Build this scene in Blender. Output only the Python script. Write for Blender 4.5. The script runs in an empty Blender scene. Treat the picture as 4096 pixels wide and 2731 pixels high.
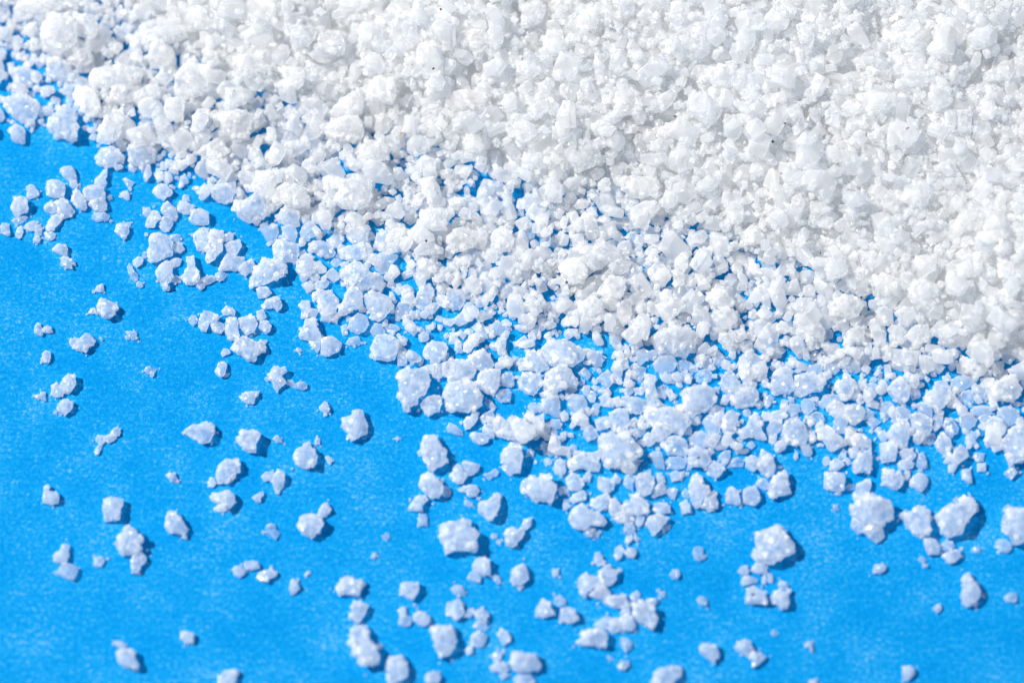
import bpy, math, random
import numpy as np
from mathutils import Vector
from mathutils.geometry import delaunay_2d_cdt

random.seed(11)
RNG = np.random.default_rng(11)
MM = 0.001
C = bpy.context.scene.collection

# ---------------------------------------------------------------- camera, light, exposure
TILT = math.radians(18.0)
DIST = 320.0                      # mm from the lens to the paper's centre
FRAME_W = 82.0                    # mm of paper across the frame
CAM = np.array([0.0, -math.sin(TILT) * DIST, math.cos(TILT) * DIST])
cam_d = bpy.data.cameras.new('camera')
cam = bpy.data.objects.new('camera', cam_d); C.objects.link(cam)
cam.location = CAM * MM
cam.rotation_euler = (TILT, 0, 0)
cam_d.sensor_width = 36.0
cam_d.lens = 36.0 * DIST / FRAME_W
cam_d.clip_start = 0.01; cam_d.clip_end = 20.0
cam_d.dof.use_dof = True
cam_d.dof.focus_distance = (DIST + 0.6) * MM
cam_d.dof.aperture_fstop = 12.0
sc = bpy.context.scene
sc.camera = cam

world = bpy.data.worlds.new('World'); sc.world = world; world.use_nodes = True
bg = world.node_tree.nodes['Background']
bg.inputs['Color'].default_value = (0.48, 0.65, 1.0, 1)
bg.inputs['Strength'].default_value = 0.37

AZ = math.radians(163.0)          # the lamp stands to the left, a little behind
EL = math.radians(52.0)
key_d = bpy.data.lights.new('key_lamp', 'POINT')
key = bpy.data.objects.new('key_lamp', key_d); C.objects.link(key)
LD = 1.6
AIM = Vector((0.010, 0.014, 0.0))
lv = Vector((math.cos(AZ) * math.cos(EL), math.sin(AZ) * math.cos(EL), math.sin(EL)))
key.location = AIM + lv * LD
key_d.energy = 192.0
key_d.color = (1.0, 0.958, 0.89)
key_d.shadow_soft_size = 0.009

sc.view_settings.view_transform = 'Standard'
sc.view_settings.look = 'None'
sc.view_settings.exposure = 0.0
sc.view_settings.gamma = 1.0
sc.view_settings.use_curve_mapping = False
sc.cycles.max_bounces = 9
sc.cycles.diffuse_bounces = 8
sc.cycles.glossy_bounces = 4
sc.cycles.transparent_max_bounces = 14
sc.cycles.transmission_bounces = 10
sc.cycles.sample_clamp_indirect = 6.0
sc.cycles.caustics_refractive = False
sc.cycles.caustics_reflective = False
sc.cycles.use_denoising = True
sc.cycles.use_adaptive_sampling = True
sc.cycles.adaptive_threshold = 0.035


def ray_to(px, py, z):
    """photo pixel (4096 x 2731) -> point in mm on the level z"""
    u = (px - 2048.0) / 4096.0 * FRAME_W / DIST
    v = -(py - 1365.5) / 4096.0 * FRAME_W / DIST
    ct, st = math.cos(TILT), math.sin(TILT)
    dx, dy, dz = u, v * ct + st, v * st - ct
    t = (z - CAM[2]) / dz
    return CAM[0] + dx * t, CAM[1] + dy * t


# ---------------------------------------------------------------- materials
def nodes_of(name):
    m = bpy.data.materials.new(name); m.use_nodes = True
    nt = m.node_tree
    return m, nt, nt.nodes, nt.links, nt.nodes['Principled BSDF']


def mat_paper():
    m, nt, N, L, p = nodes_of('blue_paper')
    tc = N.new('ShaderNodeTexCoord')
    def noise(scale, detail, rough, vec=None, dist=0.0):
        n = N.new('ShaderNodeTexNoise'); n.inputs['Scale'].default_value = scale
        n.inputs['Detail'].default_value = detail; n.inputs['Roughness'].default_value = rough
        n.inputs['Distortion'].default_value = dist
        L.new(vec if vec is not None else tc.outputs['Object'], n.inputs['Vector'])
        return n
    n1 = noise(3300, 6, 0.85, dist=0.15)        # mottled pulp
    n2 = noise(230, 4, 0.6)                     # cloudy patches
    r1 = N.new('ShaderNodeValToRGB')
    r1.color_ramp.elements[0].position = 0.32; r1.color_ramp.elements[0].color = (0.0005, 0.15, 0.47, 1)
    r1.color_ramp.elements[1].position = 0.65; r1.color_ramp.elements[1].color = (0.15, 0.37, 0.62, 1)
    e = r1.color_ramp.elements.new(0.50); e.color = (0.0005, 0.228, 0.54, 1)
    e = r1.color_ramp.elements.new(0.60); e.color = (0.02, 0.275, 0.60, 1)

    def madd(sock, k, off):
        q = N.new('ShaderNodeMath'); q.operation = 'MULTIPLY_ADD'; q.inputs[1].default_value = k; q.inputs[2].default_value = off
        L.new(sock, q.inputs[0]); return q.outputs[0]

    def plus(x, y, op='ADD'):
        q = N.new('ShaderNodeMath'); q.operation = op; L.new(x, q.inputs[0]); L.new(y, q.inputs[1]); return q.outputs[0]
    fib = None                                  # pressed fibres lying every way
    for ang in (0.35, 1.25, 2.1, 2.9):
        mp = N.new('ShaderNodeMapping'); mp.inputs['Rotation'].default_value = (0, 0, ang)
        mp.inputs['Scale'].default_value = (900, 5200, 1)
        L.new(tc.outputs['Object'], mp.inputs['Vector'])
        f = noise(1.0, 2, 0.5, mp.outputs['Vector'], 0.6).outputs['Fac']
        fib = f if fib is None else plus(fib, f, 'MAXIMUM')
    acc = plus(n1.outputs['Fac'], madd(n2.outputs['Fac'], 0.30, -0.15))
    acc = plus(acc, madd(fib, 0.28, -0.16))
    s2 = N.new('ShaderNodeMath'); s2.operation = 'ADD'; s2.inputs[1].default_value = 0.0
    L.new(acc, s2.inputs[0])
    L.new(s2.outputs[0], r1.inputs['Fac'])
    L.new(r1.outputs['Color'], p.inputs['Base Color'])
    p.inputs['Roughness'].default_value = 0.9
    p.inputs['Specular IOR Level'].default_value = 0.04
    b = N.new('ShaderNodeBump'); b.inputs['Strength'].default_value = 0.35
    b.inputs['Distance'].default_value = 0.00008
    L.new(s2.outputs[0], b.inputs['Height']); L.new(b.outputs['Normal'], p.inputs['Normal'])
    return m


def mat_salt(name, clear, rough, glint, tilt=1.05, dark=(0.960, 0.968, 0.980), lite=(0.996, 0.992, 0.982)):
    """milky halite: light scatters inside it, cloudy to clear, with tiny cleavage faces that flash"""
    m, nt, N, L, p = nodes_of(name)
    geo = N.new('ShaderNodeNewGeometry')
    at = N.new('ShaderNodeAttribute'); at.attribute_name = 'tint'
    mix = N.new('ShaderNodeMix'); mix.data_type = 'RGBA'
    mix.inputs['A'].default_value = (*dark, 1); mix.inputs['B'].default_value = (*lite, 1)
    L.new(at.outputs['Fac'], mix.inputs['Factor'])
    L.new(mix.outputs['Result'], p.inputs['Base Color'])
    p.inputs['Roughness'].default_value = rough
    p.inputs['IOR'].default_value = 1.54
    # fine relief
    v2 = N.new('ShaderNodeTexNoise'); v2.inputs['Scale'].default_value = 3000; v2.inputs['Detail'].default_value = 2
    L.new(geo.outputs['Position'], v2.inputs['Vector'])
    b2 = N.new('ShaderNodeBump'); b2.inputs['Strength'].default_value = 0.55; b2.inputs['Distance'].default_value = 0.00008
    L.new(v2.outputs['Fac'], b2.inputs['Height'])
    L.new(b2.outputs['Normal'], p.inputs['Normal'])
    # cleavage faces: each cell of about a tenth of a millimetre has its own tilt
    v = N.new('ShaderNodeTexVoronoi'); v.inputs['Scale'].default_value = 5400
    L.new(geo.outputs['Position'], v.inputs['Vector'])
    sub = N.new('ShaderNodeVectorMath'); sub.operation = 'SUBTRACT'; sub.inputs[1].default_value = (0.5, 0.5, 0.5)
    L.new(v.outputs['Color'], sub.inputs[0])
    scl = N.new('ShaderNodeVectorMath'); scl.operation = 'SCALE'; scl.inputs['Scale'].default_value = tilt
    L.new(sub.outputs[0], scl.inputs[0])
    ad = N.new('ShaderNodeVectorMath'); ad.operation = 'ADD'
    L.new(scl.outputs[0], ad.inputs[0]); L.new(geo.outputs['Normal'], ad.inputs[1])
    nm = N.new('ShaderNodeVectorMath'); nm.operation = 'NORMALIZE'
    L.new(ad.outputs[0], nm.inputs[0])
    L.new(nm.outputs[0], p.inputs['Coat Normal'])
    p.inputs['Coat Weight'].default_value = glint
    p.inputs['Coat Roughness'].default_value = 0.22
    p.inputs['Coat IOR'].default_value = 1.7
    tl = N.new('ShaderNodeBsdfTranslucent')
    L.new(mix.outputs['Result'], tl.inputs['Color']); L.new(b2.outputs['Normal'], tl.inputs['Normal'])
    body = N.new('ShaderNodeMixShader'); body.inputs['Fac'].default_value = 0.72
    L.new(p.outputs[0], body.inputs[1]); L.new(tl.outputs[0], body.inputs[2])
    ms = body
    # clear windows in the cloudy body
    tr = N.new('ShaderNodeBsdfTransparent'); tr.inputs['Color'].default_value = (0.97, 0.98, 0.99, 1)
    ms = N.new('ShaderNodeMixShader')
    if isinstance(clear, tuple):
        n = N.new('ShaderNodeTexNoise'); n.inputs['Scale'].default_value = 1500; n.inputs['Detail'].default_value = 3
        n.inputs['Roughness'].default_value = 0.6
        L.new(geo.outputs['Position'], n.inputs['Vector'])
        mr = N.new('ShaderNodeMapRange')
        mr.inputs['From Min'].default_value = 0.40; mr.inputs['From Max'].default_value = 0.68
        mr.inputs['To Min'].default_value = clear[0]; mr.inputs['To Max'].default_value = clear[1]
        L.new(n.outputs['Fac'], mr.inputs['Value'])
        L.new(mr.outputs['Result'], ms.inputs['Fac'])
    else:
        ms.inputs['Fac'].default_value = clear
    L.new(body.outputs[0], ms.inputs[1]); L.new(tr.outputs[0], ms.inputs[2])
    out = next(x for x in N if x.type == 'OUTPUT_MATERIAL')
    L.new(ms.outputs[0], out.inputs['Surface'])
    return m


M_PAPER = mat_paper()
M_MILK = mat_salt('milky_salt', (0.18, 0.56), 0.24, 1.0)
M_CLEAR = mat_salt('clear_salt', (0.30, 0.75), 0.15, 0.7)
M_GLIT = mat_salt('glittering_salt', (0.10, 0.46), 0.14, 1.0, tilt=0.75)


def mat_packed():
    m, nt, N, L, p = nodes_of('packed_salt')
    n = N.new('ShaderNodeTexNoise'); n.inputs['Scale'].default_value = 900; n.inputs['Detail'].default_value = 5
    r = N.new('ShaderNodeValToRGB')
    r.color_ramp.elements[0].color = (0.94, 0.94, 0.94, 1); r.color_ramp.elements[1].color = (0.985, 0.98, 0.97, 1)
    L.new(n.outputs['Fac'], r.inputs['Fac']); L.new(r.outputs['Color'], p.inputs['Base Color'])
    p.inputs['Roughness'].default_value = 0.8
    b = N.new('ShaderNodeBump'); b.inputs['Strength'].default_value = 0.6; b.inputs['Distance'].default_value = 0.0003
    L.new(n.outputs['Fac'], b.inputs['Height']); L.new(b.outputs['Normal'], p.inputs['Normal'])
    return m
SALT = [mat_salt('heaped_salt', 0.47, 0.30, 1.0), M_CLEAR, mat_salt('heaped_glittering_salt', 0.44, 0.16, 1.0, tilt=0.75), mat_packed(),
        mat_salt('loose_salt', 0.36, 0.28, 1.0)]


def mat_speck():
    m, nt, N, L, p = nodes_of('dark_speck')
    n = N.new('ShaderNodeTexNoise'); n.inputs['Scale'].default_value = 6000
    r = N.new('ShaderNodeValToRGB')
    r.color_ramp.elements[0].color = (0.004, 0.003, 0.003, 1); r.color_ramp.elements[1].color = (0.05, 0.03, 0.015, 1)
    L.new(n.outputs['Fac'], r.inputs['Fac']); L.new(r.outputs['Color'], p.inputs['Base Color'])
    p.inputs['Roughness'].default_value = 0.7
    return m
M_SPECK = mat_speck()


# ---------------------------------------------------------------- mesh helpers (all in mm until linked)
def link_mesh(name, V, T, mats, mi=None, tint=None, parent=None, loc=None):
    V = np.asarray(V, float); T = np.asarray(T, np.int32)
    me = bpy.data.meshes.new(name)
    me.vertices.add(len(V)); me.vertices.foreach_set('co', (V * MM).astype(np.float32).ravel())
    me.loops.add(T.size); me.loops.foreach_set('vertex_index', T.ravel())
    me.polygons.add(len(T))
    me.polygons.foreach_set('loop_start', np.arange(0, T.size, 3, dtype=np.int32))
    me.update(calc_edges=True)
    for m in mats: me.materials.append(m)
    if mi is not None: me.polygons.foreach_set('material_index', np.asarray(mi, np.int32))
    if tint is not None:
        a = me.attributes.new('tint', 'FLOAT', 'POINT')
        a.data.foreach_set('value', np.broadcast_to(np.asarray(tint, np.float32), (len(V),)).astype(np.float32).copy())
    me.validate()
    me.shade_flat()
    o = bpy.data.objects.new(name, me); C.objects.link(o)
    if parent is not None: o.parent = parent
    if loc is not None: o.location = (loc[0] * MM, loc[1] * MM, loc[2] * MM)
    return o


def area_of(P):
    x, y = P[:, 0], P[:, 1]
    return 0.5 * np.sum(x * np.roll(y, -1) - y * np.roll(x, -1))


def centroid(P):
    x, y = P[:, 0], P[:, 1]; x1, y1 = np.roll(x, -1), np.roll(y, -1)
    c = x * y1 - x1 * y; a = c.sum() * 0.5
    if abs(a) < 1e-9: return P.mean(0)
    return np.array([((x + x1) * c).sum(), ((y + y1) * c).sum()]) / (6 * a)


def resample(P, n):
    Q = np.vstack([P, P[:1]]); d = np.r_[0, np.cumsum(np.hypot(*np.diff(Q, axis=0).T))]
    s = np.linspace(0, d[-1], n, endpoint=False)
    # keep the traced corners: snap the nearest sample on to each
    for k in d[:-1]:
        s[np.argmin(np.abs(s - k))] = k
    s.sort()
    return np.c_[np.interp(s, d, Q[:, 0]), np.interp(s, d, Q[:, 1])]


CUBE_V = np.array([[x, y, z] for x in (-1, 1) for y in (-1, 1) for z in (-1, 1)], float)
CUBE_T = np.array([[0, 1, 3], [0, 3, 2], [4, 6, 7], [4, 7, 5], [0, 4, 5], [0, 5, 1],
                   [2, 3, 7], [2, 7, 6], [0, 2, 6], [0, 6, 4], [1, 5, 7], [1, 7, 3]])


def rot3(rng):
    q = rng.normal(size=4); q /= np.linalg.norm(q); w, x, y, z = q
    return np.array([[1 - 2 * (y * y + z * z), 2 * (x * y - z * w), 2 * (x * z + y * w)],
                     [2 * (x * y + z * w), 1 - 2 * (x * x + z * z), 2 * (y * z - x * w)],
                     [2 * (x * z - y * w), 2 * (y * z + x * w), 1 - 2 * (x * x + y * y)]])


CRY = {}
RF = [0.70, 0.93, 0.995, 1.0, 0.985, 0.955, 0.90]
RZ = [0.00, 0.05, 0.22, 0.50, 0.72, 0.86, 0.93]


def crystal(P, h, rng, n=None, rf=RF, rz=RZ, cubes=5, jag=0.03, top=True):
    """a lump of salt over the outline P (mm, counter-clockwise): broken facets, small cubes grown on to it"""
    if area_of(P) < 0: P = P[::-1]
    c = centroid(P); R = math.sqrt(abs(area_of(P)) / math.pi)
    per = np.hypot(*np.diff(np.vstack([P, P[:1]]), axis=0).T).sum()
    if n is None: n = int(np.clip(per / 0.125, 18, 64))
    O = resample(P, n) - c
    nn = len(O)
    tg = np.roll(O, -1, 0) - np.roll(O, 1, 0); ln = np.hypot(tg[:, 0], tg[:, 1]) + 1e-9
    nrm = np.c_[tg[:, 1], -tg[:, 0]] / ln[:, None]
    run = np.repeat(rng.choice([-1.0, -0.35, 0.0, 0.35, 1.0], nn), rng.integers(1, 4, nn))[:nn]      # little cubic teeth
    O = O + nrm * (rng.normal(0, jag * R * 0.5, nn) + run * jag * R * 1.5 - 0.01 * R)[:, None]
    planes = []
    for _ in range(5):
        a = rng.uniform(0, 2 * math.pi); s = rng.uniform(0.05, 0.55)
        planes.append((math.cos(a), math.sin(a), s, h * rng.uniform(0.95, 1.10)))

    steps = []
    for _ in range(int(rng.integers(1, 4))):
        a = rng.uniform(0, 2 * math.pi); steps.append((math.cos(a), math.sin(a), R * rng.uniform(0.05, 0.6), h * rng.uniform(0.05, 0.13)))

    def lid(q):
        z = np.maximum(np.min([b - s * (q[:, 0] * ax + q[:, 1] * ay) * h / R * 0.7 for ax, ay, s, b in planes], axis=0), 0.5 * h)
        for ax, ay, o, dz in steps: z = z - dz * (q[:, 0] * ax + q[:, 1] * ay > o)
        return z

    V = [np.array([[0, 0, 0.0]])]
    for k, (f, z) in enumerate(zip(rf, rz)):
        q = O * f + rng.normal(0, 0.018 * R * f, (nn, 2))
        zz = np.full(nn, z * h) + (rng.normal(0, 0.02 * h, nn) if k > 1 else 0)
        if k > 2: zz = np.minimum(zz, lid(q) * z)
        V.append(np.c_[q, zz])
    V = np.vstack(V); K = len(rf)
    T = []
    i = np.arange(nn); i1 = (i + 1) % nn
    T.append(np.c_[np.zeros(nn, int), 1 + i1, 1 + i])
    for k in range(K - 1):
        a, b = 1 + k * nn, 1 + (k + 1) * nn
        if k % 2:
            T.append(np.c_[a + i, a + i1, b + i1]); T.append(np.c_[a + i, b + i1, b + i])
        else:
            T.append(np.c_[a + i, a + i1, b + i]); T.append(np.c_[a + i1, b + i1, b + i])
    a = 1 + (K - 1) * nn
    if top:
        ring = V[a:a + nn]
        m = int(np.clip(abs(area_of(P)) / 0.10, 4, 60))
        cand = rng.uniform(ring[:, :2].min(0), ring[:, :2].max(0), (m * 3, 2))
        cand = cand[inside(ring[:, :2] * 0.9, cand[:, 0], cand[:, 1])]
        keep = []
        for q in cand:
            if all((q[0] - w[0]) ** 2 + (q[1] - w[1]) ** 2 > 0.035 * R * R + 0.008 for w in keep): keep.append(q)
        pts = [Vector(p[:2]) for p in ring] + [Vector(p) for p in keep]
        vo, eo, fo, ov, oe, of = delaunay_2d_cdt(pts, [(int(x), int((x + 1) % nn)) for x in range(nn)], [list(range(nn))], 1, 1e-7)
        q = np.array([[v.x, v.y] for v in vo])
        zt = lid(q) * (1.0 + rng.normal(0, 0.022, len(q)))
        for j, src in enumerate(ov):
            if src and min(src) < nn: zt[j] = ring[min(src), 2]; q[j] = ring[min(src), :2]
        off = len(V); V = np.vstack([V, np.c_[q, zt]])
        tt = []
        for f in fo:
            for j in range(1, len(f) - 1): tt.append((f[0], f[j], f[j + 1]))
        tt = np.array(tt, int)
        A, B, D = q[tt[:, 0]], q[tt[:, 1]], q[tt[:, 2]]
        fl = ((B - A)[:, 0] * (D - A)[:, 1] - (B - A)[:, 1] * (D - A)[:, 0]) < 0
        tt[fl] = tt[fl][:, ::-1]
        T.append(tt + off)
    else:
        V = np.vstack([V, [[0, 0, min(b for *_, b in planes)]]])
        T.append(np.c_[a + i, a + i1, np.full(nn, len(V) - 1)])
    T = np.vstack(T)
    Vs, Ts, off = [V], [T], len(V)
    for _ in range(cubes):
        w = V[int(rng.integers(1 + 2 * nn, len(V)))]
        s = R * float(np.clip(rng.lognormal(math.log(0.10), 0.45), 0.04, 0.24)) * np.array([1, rng.uniform(0.6, 1.2), rng.uniform(0.6, 1.1)])
        cv = (CUBE_V * (1 + rng.normal(0, 0.12, (8, 3)))) * s
        cv = cv @ rot3(rng).T + w * 0.945
        cv[:, 2] = np.maximum(cv[:, 2], 0.0)
        Vs.append(cv); Ts.append(CUBE_T + off); off += 8
    CRY['body'] = len(T)
    return np.vstack(Vs), np.vstack(Ts), c


def inside(P, X, Y):
    r = np.zeros(X.shape, bool); n = len(P); j = n - 1
    for i in range(n):
        xi, yi = P[i]; xj, yj = P[j]
        if yi != yj:
            r ^= ((yi > Y) != (yj > Y)) & (X < (xj - xi) * (Y - yi) / (yj - yi) + xi)
        j = i
    return r


# ---------------------------------------------------------------- the paper
pv = np.array([[x, y, z] for z in (-0.35, 0.0) for x, y in ((-75, -60), (75, -60), (75, 70), (-75, 70))], float)
pt = np.array([[4, 5, 6], [4, 6, 7], [0, 2, 1], [0, 3, 2], [0, 1, 5], [0, 5, 4], [1, 2, 6], [1, 6, 5],
               [2, 3, 7], [2, 7, 6], [3, 0, 4], [3, 4, 7]])
paper = link_mesh('blue_paper', pv, pt, [M_PAPER])
paper['kind'] = 'structure'
paper['label'] = 'sheet of bright blue mottled paper under all the salt'

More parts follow.
